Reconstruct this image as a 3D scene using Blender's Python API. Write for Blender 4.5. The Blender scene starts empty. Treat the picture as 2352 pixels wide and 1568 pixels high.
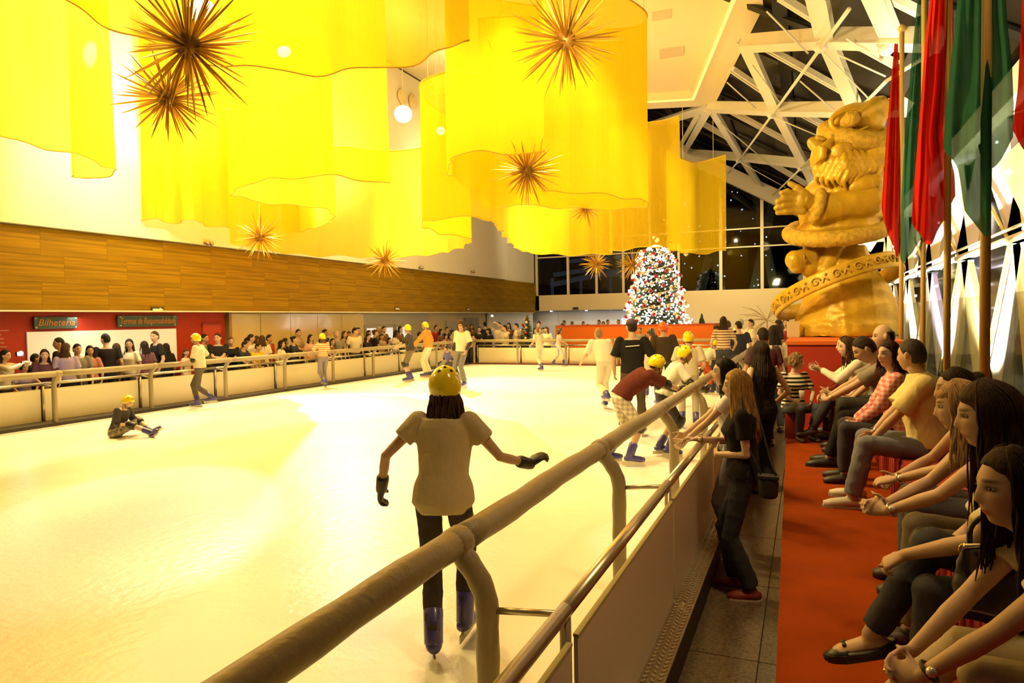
import bpy, bmesh, math, random
import numpy as np
from mathutils import Vector, Matrix, Euler, noise
random.seed(7); np.random.seed(7)
sc = bpy.context.scene
COL = sc.collection
# ---------------------------------------------------------------- camera
FPX, CAMH = 1568.0, 1.85
cam_d = bpy.data.cameras.new('camera'); cam = bpy.data.objects.new('camera', cam_d); COL.objects.link(cam)
cam_d.sensor_width = 36.0; cam_d.lens = 24.0; cam_d.clip_start = 0.05; cam_d.clip_end = 500
CROT = (Matrix.Rotation(math.radians(23.3), 3, 'Z') @ Matrix.Rotation(math.radians(90 - 1.9), 3, 'X') @ Matrix.Rotation(-0.0165, 3, 'Z'))
cam.matrix_world = Matrix.Translation((0, 0, CAMH)) @ CROT.to_4x4()
sc.camera = cam
# ---------------------------------------------------------------- pixel helpers (2352 x 1568 frame): where the photo's points stand in the room
def ray(px, py): return CROT @ Vector(((px - 1176) / FPX, (784 - py) / FPX, -1.0))
CO = Vector((0, 0, CAMH))
def PZ(px, py, z): d = ray(px, py); return CO + d * ((z - CAMH) / d.z)
def PX_(px, py, x): d = ray(px, py); return CO + d * (x / d.x)
def PY_(px, py, y): d = ray(px, py); return CO + d * (y / d.y)
def PD(px, py, dep): return CO + ray(px, py) * dep
RS = -0.589; RZ0 = 11.4 + RS * 6.87
def PR(px, py, off=0.0):
    d = ray(px, py); return CO + d * ((RZ0 + off - CAMH) / (d.z - RS * d.x))

# ---------------------------------------------------------------- world, exposure, lights
w = bpy.data.worlds.new('night'); sc.world = w; w.use_nodes = True
w.node_tree.nodes['Background'].inputs[0].default_value = (0.012, 0.012, 0.02, 1)
w.node_tree.nodes['Background'].inputs[1].default_value = 1.0
vs = sc.view_settings
vs.view_transform = 'Standard'; vs.look = 'None'; vs.exposure = -0.18; vs.gamma = 1.0; vs.use_curve_mapping = False
cy = sc.cycles
cy.use_denoising = True; cy.adaptive_threshold = 0.025; cy.max_bounces = 6; cy.diffuse_bounces = 3; cy.glossy_bounces = 3
cy.transmission_bounces = 5; cy.transparent_max_bounces = 12; cy.sample_clamp_indirect = 6.0; cy.sample_clamp_direct = 0
cy.caustics_reflective = False; cy.caustics_refractive = False

def lamp(kind, name, loc, tgt, power, col, size=0.5, angle=60, blend=0.5, size_y=None):
    d = bpy.data.lights.new(name, kind); d.energy = power; d.color = col
    if kind == 'AREA':
        d.size = size
        if size_y: d.shape = 'RECTANGLE'; d.size_y = size_y
    elif kind == 'SPOT':
        d.spot_size = math.radians(angle); d.spot_blend = blend; d.shadow_soft_size = size
    else: d.shadow_soft_size = size
    o = bpy.data.objects.new(name, d); COL.objects.link(o); o.location = loc
    v = Vector(tgt) - Vector(loc); o.rotation_euler = v.to_track_quat('-Z', 'Y').to_euler()
    return o
WARM = (1.0, 0.755, 0.27); WHITE = (1.0, 0.93, 0.80)
# flood lamps high on the left wall and ceiling over the rink
for (x, y, z, p) in ((-14.0, 3.0, 8.6, 900), (-13.9, 9.0, 8.8, 5600), (-13.9, 15.0, 8.8, 7000), (-13.9, 21.5, 8.8, 6600)):
    lamp('SPOT', 'flood_lamp', (x, y, z), (-5.3, y - 1.0, 0), p * .80, WARM, 0.25, 86, 0.3)
for (x, y, z, p) in ((-6.2, 6.0, 9.3, 1250), (-5.6, 13.0, 9.0, 2300), (-5.6, 20.0, 8.9, 2100), (-7.5, 29.0, 9.0, 1700)):
    lamp('SPOT', 'ceiling_lamp', (x, y, z), (x, y, 0), p, WARM, 0.3, 86, 0.5)
# white follow spots that make the bright patches on the ice
lamp('SPOT', 'white_spot', (-13.4, 13.0, 8.0), PZ(330, 1165, 0), 2600, (1, .97, .93), 0.05, 13, 0.4)
lamp('SPOT', 'white_spot', (-13.4, 9.0, 8.0), PZ(960, 1100, 0), 6500, (.93, .95, 1), 0.05, 12, 0.4)
lamp('SPOT', 'white_spot', (-13.4, 18.0, 8.0), PZ(560, 960, 0), 8500, (1, .97, .9), 0.05, 50, 1.0)
lamp('SPOT', 'white_spot', (-1.6, 13.0, 7.4), (-1.27, 6.55, 0.9), 420, (.8, .9, 1), 0.03, 5.5, 0.3)
# dim light on the stand, lamps between the glass screen and the right facade
# point lamps in the flood fittings, plus added ones that make the curtains glow
for (p, e) in ((PD(455, 22, 11.3), 900), (PD(652, 118, 14.8), 1300), (PD(926, 262, 21.7), 1700), (PD(1012, 300, 23.7), 800), (PD(1330, 300, 19), 150), (PD(300, 300, 14.5), 1100), (PD(480, 380, 15.5), 900)):
    lamp('POINT', 'curtain_lamp', p, (0, 0, 0), e * .27, (1.0, .84, .42), 0.2)
lamp('AREA', 'stand_lamp', (0.8, 3.2, 6.2), (0.6, 5.0, 0.4), 55, (1.0, 0.62, 0.26), 1.2)
lamp('SPOT', 'wall_fill', (-8.5, 32.0, 7.5), (-15.0, 36.5, 6.0), 900, (1.0, .80, .45), .02, 70, 1.0)  # added fill without a fitting; brightens the far left wall
lamp('POINT', 'outside_fill', (-2.5, 42.0, 3.0), (0, 0, 0), 160, (.85, 1, .5), .05)  # added point light, only there to brighten the outer facade members
lamp('SPOT', 'aisle_fill', (0.9, 3.0, 5.0), (-.8, 3.6, .3), 260, (1, .68, .3), .3, 50, .7)  # added spot over the aisle to brighten the near barrier panels
lamp('AREA', 'statue_fill', (-2.6, 6.8, 5.0), (0.4, 10.6, 2.7), 400, (1.0, 0.72, 0.30), 0.6)  # no fitting here; area light added to brighten the statue
for y in (11.0, 16.0, 21.0, 27.0, 34.0):
    lamp('SPOT', 'facade_lamp', (2.35, y, 0.35), (3.5, y + 0.8, 2.5), 7500, (1.0, 0.86, 0.5) if y != 21.0 else (0.85, 0.75, 1.0), 0.1, 92, 0.6)
for (y, p) in ((6.5, 700), (12.5, 800), (19.0, 900), (26.0, 600)):
    lamp('SPOT', 'wall_fill', (-12.6, y, 6.9), (-14.8, y, 7.6), p * 1.25, (1.0, .80, .36), 0.3, 110, .6)  # added wash in mid-air that brightens the upper left wall
lamp('SPOT', 'white_spot', (-13.4, 24.0, 8.0), PZ(1150, 905, 0), 7500, (1, .97, .9), 0.05, 44, 1.0)
for (x, y, z) in ((-1.0, 19.0, 5.4), (-2.6, 27.0, 6.6), (-0.3, 13.0, 5.0)):
    lamp('POINT', 'roof_lamp', (x, y, z), (x, y, 9), 38, (1.0, 0.75, 0.38), 0.3)
lamp('AREA', 'lobby_lamp', (-9.5, 36.2, 2.2), (-9.5, 36.4, 0), 160, (0.93, 0.95, 1.0), 5.0, size_y=1.0)
lamp('SPOT', 'back_wall_fill', (-4.0, 33.0, 6.5), (-5.0, 38.6, 2.0), 1700, (1.0, 0.76, 0.36), .02, 120, .6)  # added fill, kept too small to show; brightens the back wall
lamp('AREA', 'ticket_lamp', (-14.7, 10.5, 2.05), (-14.75, 10.6, 0), 45, (1.0, 0.9, 0.7), 5.0, size_y=0.25)
lamp('AREA', 'corridor_lamp', (-15.6, 22.5, 2.0), (-14.2, 22.5, 0), 70, (1.0, 0.86, 0.6), 10.0, size_y=0.3)

# ---------------------------------------------------------------- materials
MATS = {}
def mat(name, col=(.8, .8, .8), rough=0.5, metal=0.0, emit=None, estr=0.0, nscale=0, namt=0.0, bump=0.0, bscale=40, spec=0.5, stretch=None, coat=0.0):
    if name in MATS: return MATS[name]
    m = bpy.data.materials.new(name); m.use_nodes = True; nt = m.node_tree; b = nt.nodes['Principled BSDF']
    b.inputs['Base Color'].default_value = (*col, 1); b.inputs['Roughness'].default_value = rough
    b.inputs['Metallic'].default_value = metal; b.inputs['Specular IOR Level'].default_value = spec
    b.inputs['Coat Weight'].default_value = coat
    if emit: b.inputs['Emission Color'].default_value = (*emit, 1); b.inputs['Emission Strength'].default_value = estr
    if nscale or bump:
        tc = nt.nodes.new('ShaderNodeTexCoord'); src = tc.outputs['Object']
        if stretch:
            mp = nt.nodes.new('ShaderNodeMapping'); mp.inputs['Scale'].default_value = stretch
            nt.links.new(src, mp.inputs[0]); src = mp.outputs[0]
    if nscale:
        n = nt.nodes.new('ShaderNodeTexNoise'); n.inputs['Scale'].default_value = nscale; n.inputs['Detail'].default_value = 5
        nt.links.new(src, n.inputs['Vector'])
        r = nt.nodes.new('ShaderNodeValToRGB'); r.color_ramp.elements[0].position = .3; r.color_ramp.elements[1].position = .7
        r.color_ramp.elements[0].color = (*[max(0, c * (1 - namt)) for c in col], 1); r.color_ramp.elements[1].color = (*[min(1, c * (1 + namt)) for c in col], 1)
        nt.links.new(n.outputs['Fac'], r.inputs[0]); nt.links.new(r.outputs[0], b.inputs['Base Color'])
    if bump:
        n2 = nt.nodes.new('ShaderNodeTexNoise'); n2.inputs['Scale'].default_value = bscale; n2.inputs['Detail'].default_value = 4
        nt.links.new(src, n2.inputs['Vector'])
        bp = nt.nodes.new('ShaderNodeBump'); bp.inputs['Strength'].default_value = bump; bp.inputs['Distance'].default_value = 0.02
        nt.links.new(n2.outputs['Fac'], bp.inputs['Height']); nt.links.new(bp.outputs[0], b.inputs['Normal'])
    MATS[name] = m; return m
def cloth(col, rough=0.9):
    return mat('cloth_%d_%d_%d' % tuple(int(c * 255) for c in col), col, rough, nscale=60, namt=.05, bump=.15, bscale=300, spec=.15)
def hairm(col):
    return mat('hair_%d_%d_%d' % tuple(int(c * 255) for c in col), col, 0.6, nscale=9, namt=.45, bump=.3, bscale=16, stretch=(9, 9, .7), spec=.16)
def skinmat():
    if 'skin' in MATS: return MATS['skin']
    m = mat('skin', (.55, .30, .17), 0.5, spec=.3); nt = m.node_tree; b = nt.nodes['Principled BSDF']
    a = nt.nodes.new('ShaderNodeAttribute'); a.attribute_name = 'Col'
    nt.links.new(a.outputs['Color'], b.inputs['Base Color'])
    b.inputs['Subsurface Weight'].default_value = 0.06; b.inputs['Subsurface Radius'].default_value = (.02, .008, .004); return m
def stripes(name, c1, c2, scale, axis=2, check=False):
    if name in MATS: return MATS[name]
    m = mat(name, c1, .9, spec=.15); nt = m.node_tree; b = nt.nodes['Principled BSDF']
    tc = nt.nodes.new('ShaderNodeTexCoord'); sp = nt.nodes.new('ShaderNodeSeparateXYZ'); nt.links.new(tc.outputs['Object'], sp.inputs[0])
    def band(i, s):
        mu = nt.nodes.new('ShaderNodeMath'); mu.operation = 'MULTIPLY'; mu.inputs[1].default_value = s; nt.links.new(sp.outputs[i], mu.inputs[0])
        fr = nt.nodes.new('ShaderNodeMath'); fr.operation = 'FRACT'; nt.links.new(mu.outputs[0], fr.inputs[0])
        g = nt.nodes.new('ShaderNodeMath'); g.operation = 'GREATER_THAN'; g.inputs[1].default_value = .5; nt.links.new(fr.outputs[0], g.inputs[0]); return g.outputs[0]
    f = band(axis, scale)
    if check:
        f2 = band(1, scale); ad = nt.nodes.new('ShaderNodeMath'); ad.operation = 'ADD'; nt.links.new(f, ad.inputs[0]); nt.links.new(f2, ad.inputs[1])
        hv = nt.nodes.new('ShaderNodeMath'); hv.operation = 'MULTIPLY'; hv.inputs[1].default_value = .5; nt.links.new(ad.outputs[0], hv.inputs[0]); f = hv.outputs[0]
    mx = nt.nodes.new('ShaderNodeMix'); mx.data_type = 'RGBA'; mx.inputs[6].default_value = (*c1, 1); mx.inputs[7].default_value = (*c2, 1)
    nt.links.new(f, mx.inputs[0]); nt.links.new(mx.outputs[2], b.inputs['Base Color']); return m
def sheer(name, col, transp, transl, bump=.2):
    if name in MATS: return MATS[name]
    m = bpy.data.materials.new(name); m.use_nodes = True; nt = m.node_tree; nt.nodes.clear()
    out = nt.nodes.new('ShaderNodeOutputMaterial'); d = nt.nodes.new('ShaderNodeBsdfDiffuse'); t = nt.nodes.new('ShaderNodeBsdfTranslucent'); tr = nt.nodes.new('ShaderNodeBsdfTransparent')
    tc = nt.nodes.new('ShaderNodeTexCoord'); mp = nt.nodes.new('ShaderNodeMapping'); mp.inputs['Scale'].default_value = (6, 6, .15); n = nt.nodes.new('ShaderNodeTexNoise'); n.inputs['Scale'].default_value = 2; n.inputs['Detail'].default_value = 6
    nt.links.new(tc.outputs['Object'], mp.inputs[0]); nt.links.new(mp.outputs[0], n.inputs['Vector'])
    bp = nt.nodes.new('ShaderNodeBump'); bp.inputs['Strength'].default_value = bump; bp.inputs['Distance'].default_value = .05; nt.links.new(n.outputs['Fac'], bp.inputs['Height'])
    for x in (d, t): x.inputs['Color'].default_value = (*col, 1); nt.links.new(bp.outputs[0], x.inputs['Normal'])
    tr.inputs['Color'].default_value = (*[.35 + .65 * c for c in col], 1)
    a = nt.nodes.new('ShaderNodeMixShader'); a.inputs[0].default_value = transl; nt.links.new(d.outputs[0], a.inputs[1]); nt.links.new(t.outputs[0], a.inputs[2])
    b = nt.nodes.new('ShaderNodeMixShader'); b.inputs[0].default_value = transp; nt.links.new(a.outputs[0], b.inputs[1]); nt.links.new(tr.outputs[0], b.inputs[2])
    nt.links.new(b.outputs[0], out.inputs[0]); MATS[name] = m; return m
def glassm(name, tint, transp, rough=.03, refl=1.0):
    if name in MATS: return MATS[name]
    m = bpy.data.materials.new(name); m.use_nodes = True; nt = m.node_tree; nt.nodes.clear()
    out = nt.nodes.new('ShaderNodeOutputMaterial'); g = nt.nodes.new('ShaderNodeBsdfGlossy'); g.inputs['Roughness'].default_value = rough
    tr = nt.nodes.new('ShaderNodeBsdfTransparent'); tr.inputs['Color'].default_value = (*tint, 1)
    lw = nt.nodes.new('ShaderNodeFresnel'); lw.inputs['IOR'].default_value = transp
    mx = nt.nodes.new('ShaderNodeMixShader'); ml = nt.nodes.new('ShaderNodeMath'); ml.operation = 'MULTIPLY'; ml.inputs[1].default_value = refl; nt.links.new(lw.outputs[0], ml.inputs[0]); nt.links.new(ml.outputs[0], mx.inputs[0]); nt.links.new(tr.outputs[0], mx.inputs[1]); nt.links.new(g.outputs[0], mx.inputs[2])
    nt.links.new(mx.outputs[0], out.inputs[0]); MATS[name] = m; return m

# ---------------------------------------------------------------- mesh helpers
def tag(o, label=None, cat=None, group=None, kind=None):
    if label: o['label'] = label
    if cat: o['category'] = cat
    if group: o['group'] = group
    if kind: o['kind'] = kind
    return o
def empty(name, loc, label, cat, group=None, rz=0.0):
    o = bpy.data.objects.new(name, None); COL.objects.link(o); o.location = loc; o.rotation_euler = (0, 0, rz); o.empty_display_size = .1
    return tag(o, label, cat, group)
def base_of(o):
    v = Vector((0, 0, 0))
    while o: v += o.location; o = o.parent
    return v
def link(name, me, m, parent=None, smooth=False):
    if smooth: me.polygons.foreach_set('use_smooth', [True] * len(me.polygons))
    o = bpy.data.objects.new(name, me); COL.objects.link(o)
    for q in (m if isinstance(m, (list, tuple)) else [m]):
        if q and len(me.materials) < (len(m) if isinstance(m, (list, tuple)) else 1): me.materials.append(q)
    if parent: o.parent = parent
    return o
class MB:
    def __init__(s): s.v = []; s.f = []
    def add(s, vs, fs):
        n = len(s.v); s.v += [tuple(x) for x in vs]; s.f += [tuple(i + n for i in f) for f in fs]; return s
    def poly(s, pts): return s.add(pts, [tuple(range(len(pts)))])
    def box(s, c, d, rz=0.0):
        a, b, h = d[0] / 2, d[1] / 2, d[2] / 2; C, S = math.cos(rz), math.sin(rz)
        vs = [(c[0] + x * a * C - y * b * S, c[1] + x * a * S + y * b * C, c[2] + z * h) for z in (-1, 1) for y in (-1, 1) for x in (-1, 1)]
        return s.add(vs, [(0, 2, 3, 1), (4, 5, 7, 6), (0, 1, 5, 4), (2, 6, 7, 3), (0, 4, 6, 2), (1, 3, 7, 5)])
    def beam(s, p, q, w, h, up=(0, 0, 1)):
        p, q = Vector(p), Vector(q); t = (q - p).normalized(); u = Vector(up); sd = t.cross(u).normalized() * (w / 2); uu = sd.cross(t).normalized() * (h / 2)
        vs = [p - sd - uu, p + sd - uu, p + sd + uu, p - sd + uu, q - sd - uu, q + sd - uu, q + sd + uu, q - sd + uu]
        return s.add(vs, [(3, 2, 1, 0), (4, 5, 6, 7), (0, 1, 5, 4), (1, 2, 6, 5), (2, 3, 7, 6), (3, 0, 4, 7)])
    def rings(s, rs, cap=True):
        n = len(rs[0]); vs = [p for r in rs for p in r]; fs = []
        for k in range(len(rs) - 1):
            for i in range(n):
                j = (i + 1) % n; fs.append((k * n + i, k * n + j, (k + 1) * n + j, (k + 1) * n + i))
        if cap: fs += [tuple(range(n - 1, -1, -1)), tuple((len(rs) - 1) * n + i for i in range(n))]
        return s.add(vs, fs)
    def tube(s, pts, r, n=10, flat=1.0, ref=None):
        pts = [Vector(p) for p in pts]; rr = r if isinstance(r, (list, tuple)) else [r] * len(pts); rs = []; prev = None
        for i, p in enumerate(pts):
            t = (pts[min(i + 1, len(pts) - 1)] - pts[max(i - 1, 0)]); t = t.normalized() if t.length > 1e-9 else Vector((0, 0, 1))
            if prev is None:
                a = Vector(ref) if ref else (Vector((0, 0, 1)) if abs(t.z) < .9 else Vector((1, 0, 0)))
            else: a = prev
            a = (a - t * a.dot(t)); a = a.normalized() if a.length > 1e-6 else t.orthogonal().normalized()
            b = t.cross(a); prev = a
            rs.append([p + (a * math.cos(2 * math.pi * k / n) * flat + b * math.sin(2 * math.pi * k / n)) * rr[i] for k in range(n)])
        return s.rings(rs)
    def cap(s, p, q, r0, r1, n=10):
        p, q = Vector(p), Vector(q); t = q - p; L = t.length; t = t / L if L > 1e-9 else Vector((0, 0, 1)); pts = []; rr = []
        for a in (80, 50, 20): a = math.radians(a); pts.append(p - t * r0 * math.sin(a)); rr.append(r0 * math.cos(a))
        for a in (20, 50, 80): a = math.radians(a); pts.append(q + t * r1 * math.sin(a)); rr.append(r1 * math.cos(a))
        return s.tube(pts, rr, n)
    def ell(s, c, r, n=14, m=9, M=None):
        rs = []
        for k in range(m):
            a = -math.pi / 2 + math.pi * (k + .35) / (m - .3); ring = []
            for i in range(n):
                b = 2 * math.pi * i / n; v = Vector((r[0] * math.cos(a) * math.cos(b), r[1] * math.cos(a) * math.sin(b), r[2] * math.sin(a)))
                if M: v = M @ v
                ring.append(Vector(c) + v)
            rs.append(ring)
        return s.rings(rs)
    def mesh(s, name, off=None):
        me = bpy.data.meshes.new(name)
        if off is not None: s.v = [(a[0] - off[0], a[1] - off[1], a[2] - off[2]) for a in s.v]
        me.from_pydata(s.v, [], s.f); me.update(); return me
    def build(s, name, m, parent=None, smooth=False, label=None, cat=None, group=None, kind=None, world=True):
        """links ONE object; with a parent the points are world points unless world=False"""
        if parent: off = base_of(parent) if world else None
        else:
            a = np.array(s.v); off = Vector(((a[:, 0].min() + a[:, 0].max()) / 2, (a[:, 1].min() + a[:, 1].max()) / 2, a[:, 2].min())); 
        o = link(name, s.mesh(name, off), m, parent, smooth)
        if not parent: o.location = off
        return tag(o, label, cat, group, kind)
def dup(o, name=None, parent=None):
    c = o.copy(); COL.objects.link(c)
    if parent: c.parent = parent
    return c
def remesh(mb, vox, it=4, fac=.5, dec=0.0):
    me = mb.mesh('tmp'); o = bpy.data.objects.new('tmp', me); COL.objects.link(o)
    r = o.modifiers.new('r', 'REMESH'); r.mode = 'VOXEL'; r.voxel_size = vox
    if it: q = o.modifiers.new('s', 'SMOOTH'); q.iterations = it; q.factor = fac
    if dec: q = o.modifiers.new('d', 'DECIMATE'); q.ratio = dec
    dg = bpy.context.evaluated_depsgraph_get(); res = bpy.data.meshes.new_from_object(o.evaluated_get(dg))
    bpy.data.objects.remove(o); bpy.data.meshes.remove(me)
    res.polygons.foreach_set('use_smooth', [True] * len(res.polygons)); return res
def coords(me):
    a = np.empty(len(me.vertices) * 3, dtype=np.float32); me.vertices.foreach_get('co', a); return a.reshape(-1, 3)
def normals(me):
    a = np.empty(len(me.vertices) * 3, dtype=np.float32); me.vertices.foreach_get('normal', a); return a.reshape(-1, 3)
def setco(me, a): me.vertices.foreach_set('co', a.astype(np.float32).ravel()); me.update()
def wrinkle(me, amp, k=28, seed=1):
    a = coords(me); n = normals(me); rs = np.random.RandomState(seed); f = 0
    for _ in range(5):
        d = rs.normal(size=3); d /= np.linalg.norm(d); kk = k * rs.uniform(.6, 1.7); wob = .5 * np.sin(a @ (rs.normal(size=3) * 9) + rs.uniform(0, 6))
        f = f + (1 - np.abs(np.sin(a @ d * kk + wob + rs.uniform(0, 6)))) ** 2
    setco(me, a + n * ((f / 5 - .35) * amp)[:, None])
def spline(pts, n):
    """Catmull-Rom through points"""
    P = [Vector(p) for p in pts]; P = [P[0] * 2 - P[1]] + P + [P[-1] * 2 - P[-2]]; out = []
    for i in range(1, len(P) - 2):
        for k in range(n):
            t = k / n; a, b, c, d = P[i - 1], P[i], P[i + 1], P[i + 2]
            out.append(.5 * ((2 * b) + (c - a) * t + (2 * a - 5 * b + 4 * c - d) * t * t + (3 * b - a - 3 * c + d) * t ** 3))
    out.append(P[-2]); return out
def text_mesh(body, name, size, m, parent, loc, rot, shear=0.0, ext=.004, align='CENTER', width=None):
    cu = bpy.data.curves.new(name, 'FONT'); cu.body = body; cu.size = size; cu.extrude = ext; cu.shear = shear; cu.align_x = align; cu.align_y = 'CENTER'; cu.resolution_u = 3
    o = bpy.data.objects.new('tmp', cu); COL.objects.link(o); dg = bpy.context.evaluated_depsgraph_get(); me = bpy.data.meshes.new_from_object(o.evaluated_get(dg)); bpy.data.objects.remove(o)
    if width:
        a = coords(me); s_ = width / (a[:, 0].max() - a[:, 0].min()); a[:, 0] *= s_; setco(me, a)
    me.materials.clear(); q = link(name, me, m, parent); q.location = Vector(loc) - (base_of(parent) if parent else Vector()); q.rotation_euler = rot; return q
# ================================================================ SETTING
def struct(name, mb, m, parent=None, smooth=False):
    o = mb.build(name, m, parent, smooth)
    if not parent: o['kind'] = 'structure'
    return o
ICE = mat('ice', (.93, .90, .80), .32, nscale=1.3, namt=.04, bump=.35, bscale=14, spec=.4)
WHITEW = mat('white_wall_paint', (.86, .80, .64), .8)
WHITES = mat('white_steel_paint', (.82, .78, .66), .45)
CREAM = mat('cream_wall', (.80, .70, .48), .6)
DARKB = mat('dark_base', (.03, .02, .015), .6)
RED = mat('red_carpet', (.265, .040, .001), .95, nscale=3, namt=.15, bump=.3, bscale=180, spec=.1)
REDP = mat('red_panel', (.40, .025, .004), .7, nscale=2, namt=.05)
ORANGEP = mat('orange_panel', (.85, .17, .006), .7)
GRAN = mat('granite', (.155, .115, .07), .28, nscale=55, namt=.55, spec=.5)
STEEL = mat('brushed_steel', (.55, .50, .42), .35, 1.0)
DARKG = glassm('dark_glass', (.30, .32, .36), 1.5, refl=.6)
CLEARG = glassm('clear_glass', (.84, .88, .84), 1.25, refl=.28)
# ice sheet and its slab
m = MB(); m.box((-7.0, 11.6, -.06), (12.3, 27.4, .12)); struct('floor_ice', m, ICE)
# granite floor: slabs with recessed joints under the aisle, plain floor elsewhere
m = MB(); m.box((-6.5, 22.0, -.26), (26, 72, .1)); struct('floor', m, mat('floor_screed', (.10, .075, .045), .5, nscale=30, namt=.3))
fl = bpy.data.objects['floor']
k = 0
slab = None
for i in range(2):
    for j in range(13):
        mm = MB(); mm.box((-.62 + i * .62 + .05, 1.2 + j * 1.2, -.205), (.612, 1.192, .02)); 
        if slab is None: slab = mm.build('floor_tile', GRAN, fl); s0 = slab.location.copy()
        else:
            o = dup(slab, parent=fl); o.location = s0 + Vector((i * .62, j * 1.2, 0))
# left wall: wood band, white wall above, soffit strip
WOOD = mat('wood_veneer', (.26, .145, .003), .6, nscale=2.2, namt=.32, stretch=(1, .25, 9), bump=.05, spec=.15)
lw = MB(); lw.box((-15.15, 15.0, 3.08), (.22, 48, 1.75)); wl = struct('wall_left', lw, mat('wood_joint', (.27, .14, .008), .7))
pl = None; pw = 1.52
for r in range(3):
    for c in range(31):
        y = -8.0 + c * pw + (r % 2) * .5
        if pl is None: pm = MB(); pm.box((-15.03, y, 2.21 + .585 * r + .29), (.03, pw - .004, .583)); pl = pm.build('wood_panel', WOOD, wl); pl0 = pl.location.copy()
        else: o = dup(pl, parent=wl); o.location = pl0 + Vector((0, c * pw + (r % 2) * .5, .585 * r))
m = MB(); m.box((-15.1, 12.0, 7.915), (.5, 44, 7.88)); struct('wall_left_upper', m, WHITEW)
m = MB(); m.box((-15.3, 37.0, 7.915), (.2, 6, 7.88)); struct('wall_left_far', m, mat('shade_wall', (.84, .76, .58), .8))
m = MB(); m.box((-15.05, 15.0, 2.185), (.25, 46, .035)); struct('trim_1', m, WHITEW)
# behind the crowd, under the wood band: ticket office, cream glazed wall, doors
m = MB(); m.box((-15.35, 9.0, .98), (.16, 11.4, 2.40)); wt = struct('wall_ticket', m, REDP)
m = MB(); m.box((-15.25, 11.15, 1.25), (.03, 3.75, .98)); m.build('counter_window', mat('lit_window_panel', (.78, .76, .62), .5, emit=(.95, .9, .7), estr=.28), wt)
m = MB(); m.box((-15.2, 11.15, .72), (.3, 3.9, .06)); m.build('counter_shelf', REDP, wt)
m = MB(); m.box((-15.25, 14.2, .9), (.04, .62, 1.9)); m.build('office_door', mat('red_door', (.48, .05, .015), .6), wt)
m = MB(); m.beam((-15.2, 13.86, -.2), (-15.2, 13.86, 1.88), .03, .04); m.beam((-15.2, 14.54, -.2), (-15.2, 14.54, 1.88), .03, .04); m.beam((-15.2, 13.86, 1.87), (-15.2, 14.54, 1.87), .03, .04); m.build('door_frame', mat('dark_red', (.26, .015, .006), .7), wt)
for k in range(9):
    m = MB(); m.box((-15.262, 8.55 - (k % 3) * .05, 1.78 - k * .085), (.008, .75 - .2 * (k % 2), .014)); m.build('printed_line', mat('pale_print', (.75, .45, .3), .8), wt)
m = MB(); m.box((-15.2, 14.78, 1.0), (.14, .1, 2.35)); struct('trim_2', m, mat('brown_post', (.30, .17, .07), .6))
m = MB(); m.box((-15.45, 18.1, 1.0), (.12, 6.7, 2.36)); wc = struct('wall_cream', m, mat('cream_back_panel', (.80, .62, .28), .5))
for k in range(5):
    m = MB(); m.box((-15.34, 15.5 + 1.33 * k, .98), (.02, 1.31, 2.3)); m.build('glass_panel', mat('cream_glass', (.82, .66, .32), .12, spec=.6, coat=.3), wc)
m = MB(); m.box((-15.45, 24.0, 1.0), (.12, 5.0, 2.36)); wd = struct('wall_doors', m, mat('grey_wall', (.50, .46, .36), .6))
for k in range(3):
    m = MB(); m.box((-15.36, 22.05 + 1.05 * k, .72), (.04, .72, 1.72)); m.build('bright_pane', mat('lit_pane', (.85, .88, .85), .4, emit=(.9, .97, 1), estr=.55), wd)
    m = MB(); m.box((-15.37, 22.05 + 1.05 * k, .75), (.03, 1.0, 1.95)); m.build('door_leaf', mat('grey_door', (.42, .39, .3), .5), wd)
m = MB(); m.box((-15.45, 29.4, 1.0), (.12, 5.8, 2.36)); wk = struct('wall_corner', m, mat('beige_wall', (.66, .54, .30), .6))
m = MB(); m.box((-15.36, 28.4, .8), (.04, .9, 2.0)); m.build('corner_door', mat('grey_door2', (.5, .48, .40), .5), wk)
m = MB(); m.box((-15.36, 30.6, .9), (.04, 1.6, 2.1)); m.build('dark_panel', mat('dark_grey_wall', (.25, .23, .18), .6), wk)
m = MB(); m.box((-15.3, 35.5, 1.0), (.12, 6.3, 2.36)); struct('wall_lobby_left', m, mat('lobby_white', (.80, .80, .78), .6))
# back wall: ledge band, window wall above it, white lobby doors below on the left
YB = 38.6
m = MB()
m.box((-12.0, YB + .1, 2.75), (7.6, .2, .9)); m.box((-3.2, YB + .1, 1.5), (10.2, .2, 3.4)); m.box((-16, YB + .1, 2.75), (2.4, .2, .9)); struct('wall_back', m, mat('back_cream', (.84, .70, .42), .7))
m = MB(); m.box((-12.0, YB + .9, 1.0), (8.2, .12, 2.5)); wb = struct('wall_back_lobby', m, mat('lobby_back', (.82, .82, .82), .6))
for k in range(5):
    m = MB(); m.box((-14.6 + 1.5 * k, YB + .82, .95), (1.47, .04, 2.3)); d_ = m.build('door_leaf', mat('white_door', (.80, .80, .80), .45), wb)
    m = MB(); m.box((-14.6 + 1.5 * k + (.62 if k % 2 else -.62), YB + .78, .95), (.03, .03, .5)); m.build('door_handle', STEEL, d_)
m = MB(); m.box((-12, YB + .45, 2.3), (8.2, .9, .04)); m.build('lobby_soffit', WHITEW, wb)
for x in (-14.1, -11.9, -9.6):
    m = MB(); m.tube([(x, YB + .2, 2.285), (x, YB + .2, 2.25)], .07, 12); m.build('downlight', mat('downlight_lens', (1, 1, 1), .4, emit=(1, 1, 1), estr=14), wb)
win = MB(); win.box((-7.0, YB + .35, 7.2), (18, .05, 8.2)); wn = win.build('window_1', DARKG); wn['kind'] = 'structure'
FR = mat('window_frame', (.80, .66, .42), .5)
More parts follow.
